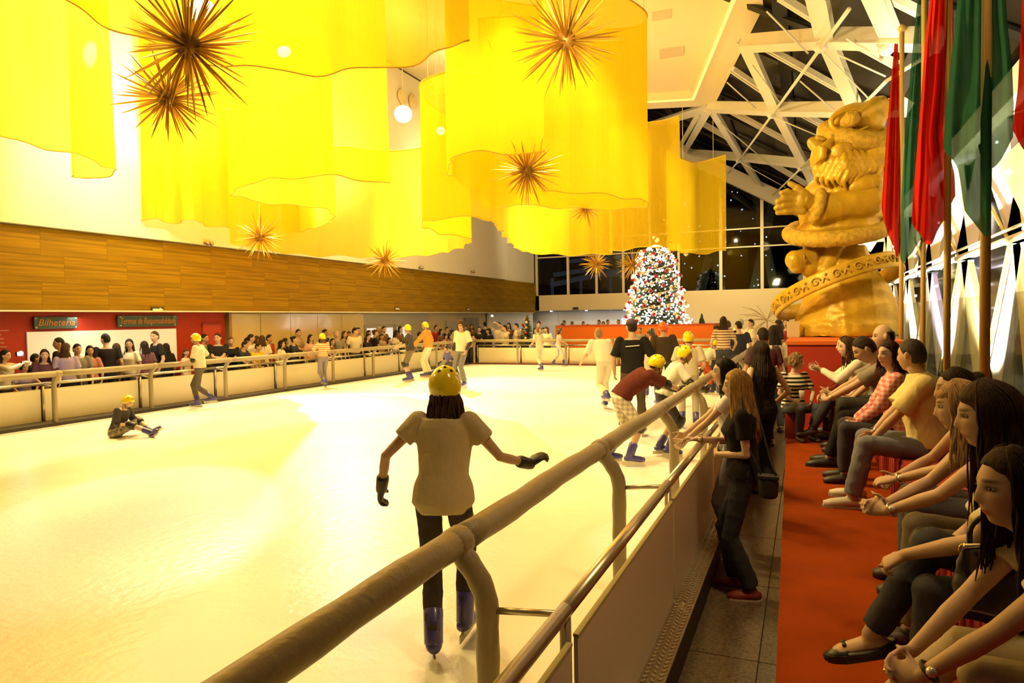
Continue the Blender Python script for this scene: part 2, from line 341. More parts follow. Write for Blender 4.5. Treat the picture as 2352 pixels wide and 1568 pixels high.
for x in (-15.0, -13.0, -11.25, -9.65, -8.1, -6.5, -4.24, -2.13, -.05, 2.0):
    top = min(11.3, RZ0 + RS * x - .1)
    m = MB(); m.box((x, YB + .2, (3.15 + top) / 2), (.16 if x > -5 else .12, .16, top - 3.15)); m.build('mullion', FR, wn)
for z in (3.2, 5.5, 6.47):
    m = MB(); m.beam((-15, YB + .18, z), (2.0, YB + .18, z), .12, .07); m.build('transom', FR, wn)
# dark town outside the back glass with a lit neighbouring canopy and scattered lamps
m = MB(); m.box((-7, 60, 6), (60, .5, 16)); struct('wall_outside', m, mat('night_facade', (.02, .022, .02), .9))
m = MB()
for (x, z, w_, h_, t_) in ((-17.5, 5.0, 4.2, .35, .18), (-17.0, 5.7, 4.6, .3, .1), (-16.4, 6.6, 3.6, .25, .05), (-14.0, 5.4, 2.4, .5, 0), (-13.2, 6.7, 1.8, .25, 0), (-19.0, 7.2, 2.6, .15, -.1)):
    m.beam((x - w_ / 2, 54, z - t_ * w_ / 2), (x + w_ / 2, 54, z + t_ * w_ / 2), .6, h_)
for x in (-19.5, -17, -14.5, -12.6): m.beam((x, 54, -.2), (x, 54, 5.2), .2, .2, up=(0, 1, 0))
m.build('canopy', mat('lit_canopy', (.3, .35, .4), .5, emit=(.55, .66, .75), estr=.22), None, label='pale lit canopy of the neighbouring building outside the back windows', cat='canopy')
m = MB()
for k in range(64):
    x = random.uniform(-8.5, 2.5); z = random.uniform(3.4, 10.0); m.ell((x, 40.5 + random.uniform(0, 3), z), (random.uniform(.03, .055),) * 3, 8, 5)
m.build('star_lights', mat('cool_bulb', (1, 1, 1), .4, emit=(.8, .88, 1), estr=9), kind='stuff', label='tiny cool white bulbs scattered outside the back windows', cat='string lights')
# dim diagonal members of the outer facade, seen through the back glass
rnd = random.Random(3)
for k, x in enumerate((-8.0, -6.2, -4.6, -3.1, -1.6, -.2, 1.2)):
    m = MB(); m.beam((x - .2, 44, -.2), (x, 44, 2.5), .5, .12, up=(0, 1, 0)); m.beam((x, 44, 2.5), (x + (1.5 if k % 2 else -1.2), 44, 9.5), .5, .12, up=(0, 1, 0)); m.build('facade_member', mat('dim_green_member', (.42, .42, .22), .7), label='dim olive facade member outside the back window, number %d from the left'.replace('number %d', ('first', 'second', 'third', 'fourth', 'fifth', 'sixth', 'seventh')[k]), cat='facade member')
# ceiling: sloping slab with a recessed bay and a lit cove lip
CS = .208
def CZ(x): return 9.1 + CS * (-2.5 - x)
def PC(px, py, off=0.0):
    d = ray(px, py); return CO + d * ((9.1 - CS * 2.5 + off - CAMH) / (d.z + CS * d.x))
def slab_poly(pts, th):
    n = len(pts); mm = MB(); mm.add([tuple(p) for p in pts] + [(p[0], p[1], p[2] + th) for p in pts], [tuple(range(n - 1, -1, -1)), tuple(range(n, 2 * n))] + [(i, (i + 1) % n, n + (i + 1) % n, n + i) for i in range(n)]); return mm
c0, c1, cL = PC(1640, 243), PC(1762, 0), PC(1495, 250)
i0, i1, iL = PC(1592, 226), PC(1684, 0), PC(1495, 232)
def ext(a, b, y=None, x=None):
    d = b - a; t = (y - a.y) / d.y if y is not None else (x - a.x) / d.x; return a + d * t
e1, ie1 = ext(c0, c1, y=-6), ext(i0, i1, y=-6)
eL, ieL = ext(c0, cL, x=-15), ext(i0, iL, x=-15)
CEIL = mat('ceiling_paint', (.84, .74, .50), .85)
struct('ceiling', slab_poly([c0, e1, ie1, i0], .3), CEIL)
cl = bpy.data.objects['ceiling']
slab_poly([c0, i0, ieL, eL], .3).build('ceiling_border', CEIL, cl)
up = Vector((0, 0, .28))
slab_poly([i0 + up, ie1 + up, Vector((-15, -6, CZ(-15))) + up, ieL + up], .2).build('ceiling_bay', CEIL, cl)
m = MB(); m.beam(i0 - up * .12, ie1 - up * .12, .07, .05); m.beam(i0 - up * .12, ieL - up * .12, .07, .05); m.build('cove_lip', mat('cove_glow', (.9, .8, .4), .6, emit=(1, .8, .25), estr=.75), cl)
for (a, b) in (((1497, 22), (1541, 50)), ((1515, 106), (1571, 136))):
    cc = [PC(a[0], a[1] + 8, .26), PC(b[0], a[1], .26), PC(b[0], b[1] - 8, .26), PC(a[0], b[1], .26)]
    slab_poly(cc, .02).build('air_vent', mat('vent_grille', (.62, .52, .36), .7), cl)
# glass roof over the lattice
def roofpoly(pts, off, name, m_):
    mm = MB(); mm.poly([PR(px, py, off) for px, py in pts]); return mm
m = MB(); m.poly([(-15, -4, RZ0 + RS * -15 + .9), (4.2, -4, RZ0 + RS * 4.2 + .9), (4.2, 42, RZ0 + RS * 4.2 + .9), (-15, 42, RZ0 + RS * -15 + .9)]); gr = struct('ceiling_glass', m, mat('night_glass', (.012, .009, .006), .25, spec=.15))
for k in range(14):
    y = -2 + 3.1 * k; m = MB(); m.beam((-9, y, RZ0 + RS * -9 + .8), (4.2, y, RZ0 + RS * 4.2 + .8), .3, .06); m.build('glazing_bar', mat('black_bar', (.006, .006, .006), .4), gr)
for x in (-6, -3, -.5, 2.0):
    m = MB(); m.beam((x, -4, RZ0 + RS * x + .78), (x, 42, RZ0 + RS * x + .78), .3, .06); m.build('glazing_bar', MATS['black_bar'], gr)
# steel lattice: members between the nodes read off the photograph, all on the roof plane
NUP = Vector((-RS, 0, 1)).normalized()
N = {k: PR(*v) for k, v in dict(a=(1898, 87), b=(2051, 89), c=(1712, 99), d=(1781, 250), e=(1966, 251), f=(1632, 245), g=(1702, 360), h=(1846, 375), i=(1572, 349), j=(1765, 455), k=(1882, 455), t1=(1876, -15), t2=(2000, -30), t3=(2180, -60), u=(2080, 245), e2=(2052, 160), a2=(1968, -10), h2=(1925, 540), p=(2160, 90), q=(2030, 380), m=(1500, 285), n=(1500, 355)).items()}
lat = empty('roof_lattice', N['d'], 'white steel triangular lattice under the dark glass roof above the gold statue', 'roof lattice')
def member(a, b, w_, h_, name='beam'):
    mm = MB(); A = N[a] if isinstance(a, str) else PR(*a); B = N[b] if isinstance(b, str) else PR(*b)
    sd = (B - A).cross(NUP).normalized(); t = (B - A).normalized(); web = NUP
    # welded box section with thin projecting flange lips
    mm.beam(A, B, w_, h_, up=web); mm.beam(A - web * h_ / 2, B - web * h_ / 2, w_ + .04, .02, up=web)
    return mm.build(name, WHITES, lat)
for a, b in (('c', 'a'), ('a', 'b'), ('b', 'p'), ('f', 'd'), ('d', 'e'), ('e', 'u'), ('i', 'g'), ('g', 'h'), ('h', 'q')): member(a, b, .26, .30)
for a, b in (('t1', 'a'), ('a', 'e'), ('c', 'd'), ('d', 'h'), ('f', 'g'), ('g', 'j'), ('t2', 'b'), ('h', 'h2'), ('j', 'k'), ('m', 'f')): member(a, b, .36, .12, 'diagonal_beam')
def rod(a, b, r, name):
    mm = MB(); A = (N[a] if isinstance(a, str) else PR(*a)) - NUP * .22; B = (N[b] if isinstance(b, str) else PR(*b)) - NUP * .22
    mm.tube([A, B], r, 8); return mm.build(name, WHITES, lat, True)
for a, b in (('d', 'a'), ('a', 'a2'), ('g', 'd'), ('e', 'e2'), ('j', 'h'), ('h', 'e'), ((1678, 388), 'g'), ('e2', 'p')): rod(a, b, .036, 'strut'); 
for a, b in (((1776, 0), (1870, 98)), ((1680, 172), (1745, 232)), ((1850, 165), (1932, 238)), ((1740, 130), (1800, 215)), ('a', (2020, 215)), ('d', (1900, 300)), ((1662, 270), (1780, 370)), ('g', (1810, 420)), ((1960, 60), (2040, 115)), ((1940, 100), (2050, 150)), ('i', (1640, 375))): rod(a, b, .018, 'tie_rod')
for a, b in (((1790, -5), (1880, 52)), ((1742, 103), (1955, 222)), ((1677, 160), (1762, 218)), ((1945, 90), (2055, 150)), ((1668, 252), (1828, 338)), ((1820, 252), (1905, 298)), ((1612, 285), (1680, 325)), ((1745, 362), (1850, 425)), ((2030, -10), (2110, 30))):
    for o_ in (0, 7):
        A, B = PR(a[0] + o_, a[1] - o_ * .3, .3), PR(b[0] + o_, b[1] - o_ * .3, .3); mm = MB(); mm.beam(A, B, .1, .12, up=NUP); mm.build('purlin', WHITES, lat)
for k in 'abdegh':
    mm = MB(); mm.ell(N[k] - NUP * .2, (.13, .13, .1), 10, 6); mm.build('node', WHITES, lat, True)
m = MB(); A, B = PY_(1540, 338, YB - .2), PY_(2010, 562, YB - .2); m.beam(A, B, .5, .75, up=(0, 0, 1)); struct('trim_3', m, WHITES)
m = MB(); p0, p1 = PR(1628, 250), PR(1570, 352); m.beam(p0, p1, .28, .3, up=NUP); m.build('edge_post', WHITES, lat)
m = MB(); p0, p1 = PR(1604, 262), PR(1562, 335); m.beam(p0, p1, .2, .2, up=NUP); m.build('edge_post', WHITES, lat)
# right facade: slanting diagrid of wide white planks behind a glass screen
XF = 3.5
m = MB(); m.poly([(XF + .6, -4, -.3), (XF + .6, 42, -.3), (XF + .6, 42, 6.0), (XF + .6, -4, 6.0)]); fg = struct('window_2', m, mat('night_facade_glass', (.015, .018, .02), .1, spec=.6))
PLK = mat('white_plank', (.90, .80, .55), .5); PLK2 = mat('lilac_lit_plank', (.72, .66, .82), .5)  # all planks are white; lilac light is put into the second colour
dia = empty('facade_diagrid', (XF, 22, 0), 'tall white diagonal plank frame glowing along the right glass facade', 'facade frame')
ys = [9.4, 12.2, 15.0, 19.4, 24.4, 29.4, 34.2, 39.0]
for k in range(len(ys) - 1):
    y0, y1 = ys[k], ys[k + 1]; ym = (y0 + y1) / 2; dl = (y1 - y0)
    for (a, za, b, zb, w_) in ((y0, 3.05, ym, .0, .16), (ym, .0, y1, 3.05, .16), (y0, 3.1, ym - .1, 5.75, .2), (ym + .1, 5.75, y1, 3.1, .2)):
        d1 = dl * w_ * 1.45
        mm = MB(); th = .12; sgn = 1 if zb > za else -1
        pts = [(XF, a - d1 * .35, za), (XF, a + d1 * .35, za), (XF, b + d1, zb), (XF, b - d1, zb)] if (zb < za or za > 3) and not (za < .5) else [(XF, a - d1, za), (XF, a + d1, za), (XF, b + d1 * .35, zb), (XF, b - d1 * .35, zb)]
        n_ = 4; mm.add(pts + [(p[0] + th, p[1], p[2]) for p in pts], [(0, 1, 2, 3), (7, 6, 5, 4)] + [(i, (i + 1) % 4, 4 + (i + 1) % 4, 4 + i) for i in range(4)])
        mm.build('plank', PLK if (k + (za > 3)) % 3 else PLK2, dia)
    for z_ in (1.2, 4.4):
        mm = MB(); mm.tube([(XF - .1, y0, 3.1), (XF - .1, ym, z_ if z_ > 3 else .2)], .03, 6); mm.build('tie_rod', mat('yellow_rod', (.85, .65, .15), .5), dia)
for a, b in zip(ys[:-1], ys[1:]):
    mm = MB(); mm.tube([(XF - .15, a, 3.12), (XF - .15, b, 3.12)], .07, 8); mm.tube([(XF - .15, a, 3.3), (XF - .15, b, 3.3)], .035, 8); mm.build('girder', WHITES, dia, True)
m = MB(); m.beam((XF, -2, 5.75), (XF, 40, 5.75), .5, .5); m.build('eaves_beam', WHITES, dia)
# big pale triangular panel above the girder near the camera
m = MB(); pts = [PX_(2420, 250, XF - .2), PX_(2290, 375, XF - .2), PX_(2420, 640, XF - .2)]; m.add([tuple(p) for p in pts] + [(p.x + .1, p.y, p.z) for p in pts], [(0, 1, 2), (5, 4, 3), (0, 3, 4, 1), (1, 4, 5, 2), (2, 5, 3, 0)]); m.build('panel', PLK, dia)
# glass screen in front of the facade
gs = empty('glass_screen', (2.0, 14, -.2), 'waist to head high clear glass screen behind the flag poles', 'glass screen')
for k in range(9):
    y = 5.0 + 2.4 * k; m = MB(); m.box((2.0, y, .92), (.014, 2.38, 2.24)); m.build('pane', CLEARG, gs)
m = MB(); m.beam((2.0, 3.8, -.15), (2.0, 25.4, -.15), .08, .1); m.build('base_channel', STEEL, gs)
m = MB(); rr = random.Random(11)
for k in range(60):
    y = rr.uniform(9, 36); m.ell((XF - .3 + rr.uniform(-.3, .6), y, rr.uniform(.2, 5.0)), (.012 + .0011 * y,) * 3, 7, 5)
m.build('facade_bulbs', mat('warm_bulb', (1, 1, 1), .4, emit=(.95, .95, 1), estr=12), kind='stuff', label='small white bulbs dotted along the right glass facade', cat='string lights')
# stone paving and low wall outside the screen
m = MB(); m.box((2.95, 16, -.23), (1.7, 30, .1)); struct('floor_outer', m, mat('pale_paving', (.62, .58, .48), .4, nscale=8, namt=.1))
# ================================================================ STAND: red platform, bench
PF = .38
m = MB(); m.rings([[(-.06 + .036, -2.2, z), (1.77, -2.2, z), (1.77, 11.4, z), (-.06 - .018 * 11.4, 11.4, z)] for z in (-.2, PF)]); st = m.build('platform', RED, label='low red carpeted platform along the aisle under the seated people', cat='platform')
m = MB(); m.box((.83, 4.7, PF + .20), (.38, 9.2, .40)); bn = m.build('bench', mat('red_bench_cloth', (.36, .03, .012), .9, bump=.3, bscale=60), label='long red cloth covered bench that the spectators sit on', cat='bench')
mm = MB()
for k in range(61):
    y = .2 + k * .15; mm.cap((.642, y, PF + .03), (.642, y, PF + .36), .022, .014, 6)
mm.build('pleat', mat('red_bench_pleats', (.40, .035, .012), .9), bn, True, kind='stuff')
# ================================================================ BARRIERS round the ice
PAD = mat('padded_vinyl', (.33, .26, .15), .45, bump=.25, bscale=30, spec=.4)
PADS = mat('rail_steel', (.60, .53, .40), .32, .85)
PANEL = mat('cream_panel', (.88, .80, .56), .35)
PANELB = mat('taupe_panel', (.84, .74, .56), .25, spec=.5)
def barrier(name, label, org, dirv, out, posts, pmat, near=False):
    D = Vector(dirv); O = Vector(out); org = Vector(org); root = empty(name, org, label, 'barrier')
    W = lambda s, o, z: org + D * s + O * o + Vector((0, 0, z))
    up = Vector((0, 0, 1)); lo, hi = posts[0], posts[-1]
    for a, b in zip(posts[:-1], posts[1:]):
        m = MB(); n = 12 if near else 4; pts = []; rr = []
        for k in range(n + 1):
            t = k / n; sag = .004 * math.sin(t * 9 + a) if near else 0; pts.append(W(a + .03 + (b - a - .06) * t, 0, .97 + sag)); rr.append(.058 + (.0025 * math.sin(k * 2.1 + a) if near else 0))
        m.tube(pts, rr, 18 if near else 10); m.build('padded_rail', PAD, root, True)
        m = MB(); m.tube([W(a, .45, .77), W(b, .45, .77)], .029, 12); m.build('handrail', PADS, root, True)
        p0, p1 = W(a + .035, .478, .33), W(b - .035, .478, .33)
        m = MB(); m.beam(p0, p1, .016, .66); m.build('panel', pmat, root)
        m = MB(); m.beam(W(a + .035, .478, .664), W(b - .035, .478, .664), .022, .012); m.build('panel_edge', mat('edge_strip', (.62, .55, .25), .5), root)
        m = MB(); m.beam(W(a, .55, .002), W(b, .55, .002), .13, .012); q = m.build('tread_strip', STEEL, root)
        if near:
            m = MB()
            for k in range(int((b - a) / .045)):
                for r_ in range(3): m.box(W(a + .02 + k * .045 + (r_ % 2) * .02, .51 + r_ * .04, .0105), (.012, .028, .006), .6 if r_ % 2 else -.6)
            m.build('tread_bumps', mat('tread_bump', (.75, .62, .35), .3, .6), q, kind='stuff')
        m = MB(); m.beam(W(a, .60, -.12), W(b, .60, -.12), .02, .22); m.build('base_board', DARKB, root)
    for s in posts:
        m = MB(); c = [W(s, .005, .95), W(s, .05, .90), W(s, .10, .83), W(s, .128, .75), W(s, .13, .6), W(s, .13, .4), W(s, .13, .2), W(s, .13, .005)]
        c = spline(c, 3); rr = [.046 + (.0022 * math.sin(k * 1.9 + s) if near else 0) for k in range(len(c))]; rr[0] = .05
        m.tube(c, rr, 14 if near else 8, ref=D); po = m.build('padded_post', PAD, root, True)
        m = MB(); m.tube([W(s - .055, 0, .97), W(s - .03, 0, .97), W(s + .03, 0, .97), W(s + .055, 0, .97)], [.057, .0645, .0645, .057], 16); m.build('rail_collar', PAD, po, True)
        m = MB(); m.tube([W(s, .13, .72), W(s, .45, .755)], .014, 8); m.build('rung', PADS, root, True)
        m = MB(); m.tube([W(s, .45, .76), W(s, .45, -.2 if near else -.02)], .023, 8); m.build('slim_post', PADS, root, True)
        m = MB(); m.box(W(s, .45, .006), (.1, .1, .012)); m.build('foot_plate', STEEL, root)
    return root
barrier('rink_barrier', 'near right rink barrier with padded taupe rail running along the aisle', (-1.27, 0, 0), (0, 1, 0), (1, 0, 0), [.3, 2.36, 4.4, 6.46, 8.5, 10.54, 12.6, 14.64, 16.7, 18.74, 20.8, 22.84, 24.9], PANELB, True)
barrier('rink_barrier', 'left rink barrier with cream panels in front of the long crowd', (-12.78, 0, 0), (0, 1, 0), (-1, 0, 0), [0.1, 2.15, 4.2, 6.25, 8.3, 10.35, 12.4, 14.45, 16.5, 18.55, 20.6, 22.7, 24.9], PANEL)
barrier('rink_barrier', 'far rink barrier with cream panels across the end of the ice', (-12.7, 25.25, 0), (1, 0, 0), (0, 1, 0), [.05, 2.0, 4.05, 6.1, 8.15, 10.2, 11.35], PANEL)
m = MB(); m.tube(spline([(-12.78, 24.9, .97), (-12.76, 25.15, .97), (-12.65, 25.25, .97)], 4), .056, 10); m.build('corner_rail', PAD, bpy.data.objects['rink_barrier.002'], True)
m = MB(); m.beam((-13.05, -2, .03), (-13.05, 25.5, .03), .5, .06); struct('baseboard_left', m, DARKB)
m = MB(); m.beam((-13, 25.5, .02), (-1, 25.5, .02), .35, .05); struct('baseboard_back', m, mat('dark_red_base', (.12, .02, .01), .7))
# ================================================================ SHEER YELLOW CURTAINS hung from the ceiling
YEL = sheer('yellow_sheer', (1.0, .75, .028), .26, .62); HEM = mat('yellow_hem', (.72, .46, .02), .8)
CORD = mat('pale_cord', (.85, .78, .55), .6)
def curtain(label, trace, zb, zt, ytop=None, pleat=.05, cords=2, seed=0):
    b = spline([PZ(x, y, zb) for x, y in trace], 7); n = len(b)
    root = empty('sheer_curtain', b[n // 2], label, 'curtain', 'sheer yellow curtains hanging over the ice')
    rows = 9; vs = []; rs_ = random.Random(seed); ph = rs_.uniform(0, 6); acc = 0; L = [0]
    for i in range(1, n): L.append(L[-1] + (b[i] - b[i - 1]).length)
    P = []
    for r in range(rows):
        t = r / (rows - 1); row = []
        for i in range(n):
            tg = (b[min(i + 1, n - 1)] - b[max(i - 1, 0)]); tg.z = 0; nr = Vector((-tg.y, tg.x, 0)).normalized() if tg.length > 1e-6 else Vector()
            a = pleat * (1 - .75 * t) * (math.sin(L[i] * 4.1 + ph) + .6 * math.sin(L[i] * 9.3 + ph * 2 + t))
            row.append(Vector((b[i].x, b[i].y, zb + (zt - zb) * t + (.03 * math.sin(L[i] * 5 + ph) * (1 - t)))) + nr * a)
        P.append(row)
    m = MB(); m.add([p for r in P for p in r], [(r * n + i, r * n + i + 1, (r + 1) * n + i + 1, (r + 1) * n + i) for r in range(rows - 1) for i in range(n - 1)]); m.build('cloth', YEL, root, True)
    m = MB(); m.tube(P[0], .011, 5); m.build('hem', HEM, root, True)
    m = MB(); m.tube(P[-1], .02, 6); m.build('top_rail', HEM, root, True)
    for k in range(cords):
        p = P[-1][int((k + .5) / cords * (n - 1))]; m = MB(); m.tube([p, (p.x, p.y, CZ(p.x) + .1 if p.x < -2.6 else RZ0 + RS * p.x)], .008, 5); m.build('cord', CORD, root)
    return root
curtain('leftmost yellow sheer curtain curling back at its lower right end', [(-160, 262), (-60, 296), (0, 315), (80, 332), (170, 355), (235, 375), (258, 388), (258, 397), (240, 405), (205, 412), (174, 409), (176, 400)], 4.9, 9.6, seed=1)
curtain('nearest wide yellow sheer curtain bulging down at the top centre of the photo', [(100, -40), (170, 10), (250, 60), (320, 90), (420, 122), (540, 153), (700, 166), (840, 161), (930, 147), (1010, 120), (1086, 90)], 5.2, 9.5, seed=2)
curtain('yellow sheer curtain with a scrolled lower left end, in front of the wood wall', [(892, 424), (830, 411), (760, 405), (690, 407), (620, 412), (565, 425), (534, 441), (560, 456), (620, 467), (700, 474), (740, 476), (763, 488), (764, 502), (745, 516), (700, 528), (650, 535)], 4.6, 8.6, seed=3)
curtain('pale yellow sheer curtain with soft folds behind the two largest spiky stars', [(306, 514), (345, 505), (362, 503), (385, 509), (420, 509), (440, 507), (480, 516), (532, 527)], 4.4, 8.9, seed=4, pleat=.09)
curtain('long low yellow sheer curtain above the wood wall, ending under the scroll', [(528, 558), (600, 572), (700, 585), (790, 588), (880, 591), (960, 588), (1010, 582), (1060, 568), (1084, 548)], 3.9, 7.3, seed=5)
curtain('narrow yellow curtain rolled into a tall scroll right of the bright lamp', [(1130, 504), (1080, 500), (1030, 500), (985, 506), (971, 514), (985, 527), (1030, 540), (1084, 546)], 3.95, 6.9, seed=6, pleat=.03)
curtain('tall yellow sheer curtain scrolled at the bottom, behind the centre spiky star', [(1250, 352), (1180, 350), (1100, 351), (1052, 357), (1034, 368), (1033, 395), (1048, 414), (1090, 430), (1140, 440), (1200, 444), (1254, 446)], 4.8, 9.2, seed=7)
curtain('big yellow sheer cylinder curtain with a rounded top edge, beside the ceiling slab', [(1246, 441), (1300, 441), (1380, 446), (1440, 454), (1480, 463), (1491, 471), (1460, 479), (1380, 481), (1300, 477), (1250, 474), (1170, 472), (1105, 476)], 4.3, 8.35, seed=8, cords=3, pleat=.035)
curtain('low yellow sheer curtain with a frayed left edge above the lit tree', [(1128, 503), (1150, 530), (1170, 555), (1200, 577), (1260, 584), (1340, 585), (1400, 582), (1404, 577), (1460, 570), (1530, 565), (1562, 561)], 3.9, 7.55, seed=9, cords=3)
curtain('small flat yellow sheer curtain farthest right, in front of the back windows', [(1532, 572), (1570, 580), (1600, 583), (1640, 579), (1669, 575)], 4.0, 7.15, seed=10, pleat=.03)
# ================================================================ SPIKY GOLD STARS
GOLD = mat('gold_foil', (.62, .38, .05), .28, .8); GOLDD = mat('gold_core', (.30, .16, .03), .5, .5)
spk = {}
def star(px, py, rpx, dep, label, n=90):
    c = PD(px, py, dep); R = rpx / FPX * dep; root = empty('spiky_star', c, label, 'ornament', 'spiky gold stars hung among the curtains')
    m = MB(); m.ell(c, (R * .17,) * 3, 12, 8); m.build('core', GOLDD, root, True)
    key = round(R, 2)
    if key not in spk:
        mm = MB(); mm.tube([(0, 0, R * .1), (0, 0, R * .45), (0, 0, R * .75), (0, 0, R)], [.006 + .006 * R, .008 + .008 * R, .007 + .006 * R, .001], 4); spk[key] = mm.mesh('spike')
    rs_ = random.Random(int(px)); ga = math.pi * (3 - math.sqrt(5))
    for i in range(n):
        z = 1 - 2 * (i + .5) / n; a = ga * i + rs_.uniform(-.3, .3); q = math.sqrt(max(0, 1 - z * z)); v = Vector((q * math.cos(a), q * math.sin(a), z + rs_.uniform(-.1, .1)))
        o = link('spike', spk[key], GOLD, root); o.rotation_euler = v.to_track_quat('Z', 'Y').to_euler(); s = rs_.uniform(.55, 1.05); o.scale = (1, 1, s)
    m = MB(); m.tube([c, (c.x, c.y, CZ(c.x) + .1 if dep < 20 else RZ0 + RS * c.x + .8)], .004, 4); m.build('cord', CORD, root)
    return root
star(432, 105, 178, 7.2, 'largest spiky gold star at the upper left', 120)
star(385, 225, 125, 9.0, 'gold spiky star just below and behind the largest one', 100)
star(1300, 92, 138, 9.2, 'gold spiky star in front of the big cylinder curtain, upper centre', 110)
star(1210, 392, 92, 12.5, 'gold spiky star hanging under the scrolled tall curtain, centre', 100)
star(597, 545, 64, 17, 'gold spiky star over the wood wall, below the scrolled curtain', 80)
star(884, 598, 54, 21, 'gold spiky star hanging lowest in front of the wood wall', 80)
star(1370, 605, 42, 24, 'gold spiky star left of the lit tree top', 70)
star(1453, 606, 44, 25, 'gold spiky star touching the left side of the lit tree', 70)
star(1345, 478, 55, 18.5, 'gold spiky star half hidden behind the big cylinder curtain', 70)
star(1105, 430, 52, 17.5, 'gold spiky star dimly seen through the scrolled tall curtain', 70)
# bright flood fittings seen between the curtains
LENS = mat('lamp_lens', (1, 1, 1), .3, emit=(1, .93, .72), estr=60)
for (px, py, dep, r, lab) in ((455, 22, 11.5, .28, 'bright floodlight glowing behind the largest spiky star'), (652, 118, 15, .16, 'floodlight glowing through the nearest wide yellow curtain'), (926, 262, 22, .30, 'bright floodlight with wide shade between the curtains'), (1012, 300, 24, .16, 'floodlight glowing inside the scrolled narrow curtain')):
    c = PD(px, py, dep); f = empty('flood_light', c, lab, 'lamp'); v = (Vector((-6, 10, 0)) - c).normalized()
    m = MB(); m.tube([c - v * .25, c - v * .12, c], [r * .35, r * .8, r], 16); m.build('housing', mat('lamp_housing', (.6, .5, .3), .4, .5), f, True)
    m = MB(); m.tube([c + v * .005, c + v * .02], r * .93, 16); m.build('lens', LENS, f)
    m = MB(); m.tube([c - v * .2, (c.x, c.y, CZ(c.x) + .1)], .015, 6); m.build('stem', STEEL, f)
for px, py in ((923, 222), (948, 234)):
    p = PX_(px, py, -14.8); m = MB(); m.tube([p, p + Vector((.06, 0, 0))], .3, 18); m.tube([p + Vector((.06, 0, 0)), p + Vector((.12, 0, 0))], .2, 18); m.build('round_vent', mat('pale_disc', (.80, .68, .40), .5), None, label='pale round wall fitting high on the left wall, ' + ('left one' if px < 930 else 'right one'), cat='wall fitting')
# little wall spot lamps on the wood band
for px, py, lab in ((478, 559, 'left pair of small spotlights at the top of the wood wall'), (966, 615, 'middle pair of small spotlights at the top of the wood wall'), (1085, 624, 'right pair of small spotlights at the top of the wood wall')):
    p = PX_(px, py, -14.8); f = empty('twin_spotlight', p, lab, 'lamp', 'small twin spotlights along the wood wall')
    for dy in (-.07, .07): m = MB(); m.ell(p + Vector((.05, dy, 0)), (.07, .06, .06), 10, 7); m.build('head', mat('chrome_spot', (.5, .42, .3), .25, .9), f, True)
    m = MB(); m.box(p - Vector((.0, 0, 0)), (.06, .26, .03)); m.build('bracket', DARKB, f)
for px, py, lab, ar in ((362, 711, 'small white arrow sign on the wood wall above the ticket office', 1), (912, 709, 'small dark sign on the wood wall above the glass doors', 0), (1075, 710, 'small pale sign on the wood wall near its far end', 0)):
    p = PX_(px, py, -14.99); f = empty('wall_sign', p, lab, 'sign')
    m = MB(); m.box(p, (.02, .36 if ar else .3, .13)); m.build('plate', mat('sign_black', (.03, .025, .015), .5), f)
    m = MB(); q = p + Vector((.014, 0, 0))
    if ar: m.box(q - Vector((0, .05, 0)), (.01, .2, .05)); m.add([(q.x, q.y + .05, q.z - .055), (q.x, q.y + .05, q.z + .055), (q.x, q.y + .16, q.z), (q.x + .006, q.y + .05, q.z - .055), (q.x + .006, q.y + .05, q.z + .055), (q.x + .006, q.y + .16, q.z)], [(0, 1, 2), (5, 4, 3), (0, 3, 4, 1), (1, 4, 5, 2), (2, 5, 3, 0)])
    else: m.box(q, (.01, .26, .06))
    m.build('arrow' if ar else 'stripe', mat('sign_white', (.85, .8, .65), .5), f)
p = PY_(1322, 708, YB - .02); m = MB(); m.box(p, (.34, .03, .14)); m.build('wall_sign', MATS['sign_black'], None, label='small dark sign on the cream ledge above the lobby doors', cat='sign')
# ticket office signboards with their lettering
GREENB = mat('green_board', (.045, .085, .065), .6); COPPER = mat('copper_lettering', (.62, .24, .06), .5)
for (x0, x1, y0, y1, txt, lab, wd) in ((78, 176, 728, 755, 'Bilheteria', 'dark green board lettered Bilheteria above the ticket window', .84), (270, 405, 725, 750, 'Termos de Responsabilidade', 'longer dark green board lettered Termos de Responsabilidade', .93)):
    a, b = PX_(x0, y1, -15.2), PX_(x1, y0, -15.2); c = (a + b) / 2; f = empty('sign_board', Vector((-15.2, c.y, min(a.z, b.z))), lab, 'sign', None)
    hh = abs(PX_((x0 + x1) / 2, y0, -15.2).z - PX_((x0 + x1) / 2, y1, -15.2).z)
    m = MB(); m.box((-15.2, c.y, c.z), (.04, b.y - a.y, hh)); m.build('board', GREENB, f)
    text_mesh(txt, 'lettering', hh * .8, COPPER, f, (-15.175, c.y, c.z), (math.radians(90), 0, math.radians(90)), .28, width=(b.y - a.y) * wd)
    for sy in (-1, 1):
        for sz in (-1, 1): m = MB(); m.box((-15.178, c.y + sy * (b.y - a.y) * .46, c.z + sz * hh * .38), (.01, .035, .025), 0); m.build('corner_clip', mat('pale_clip', (.6, .55, .4), .5), f)
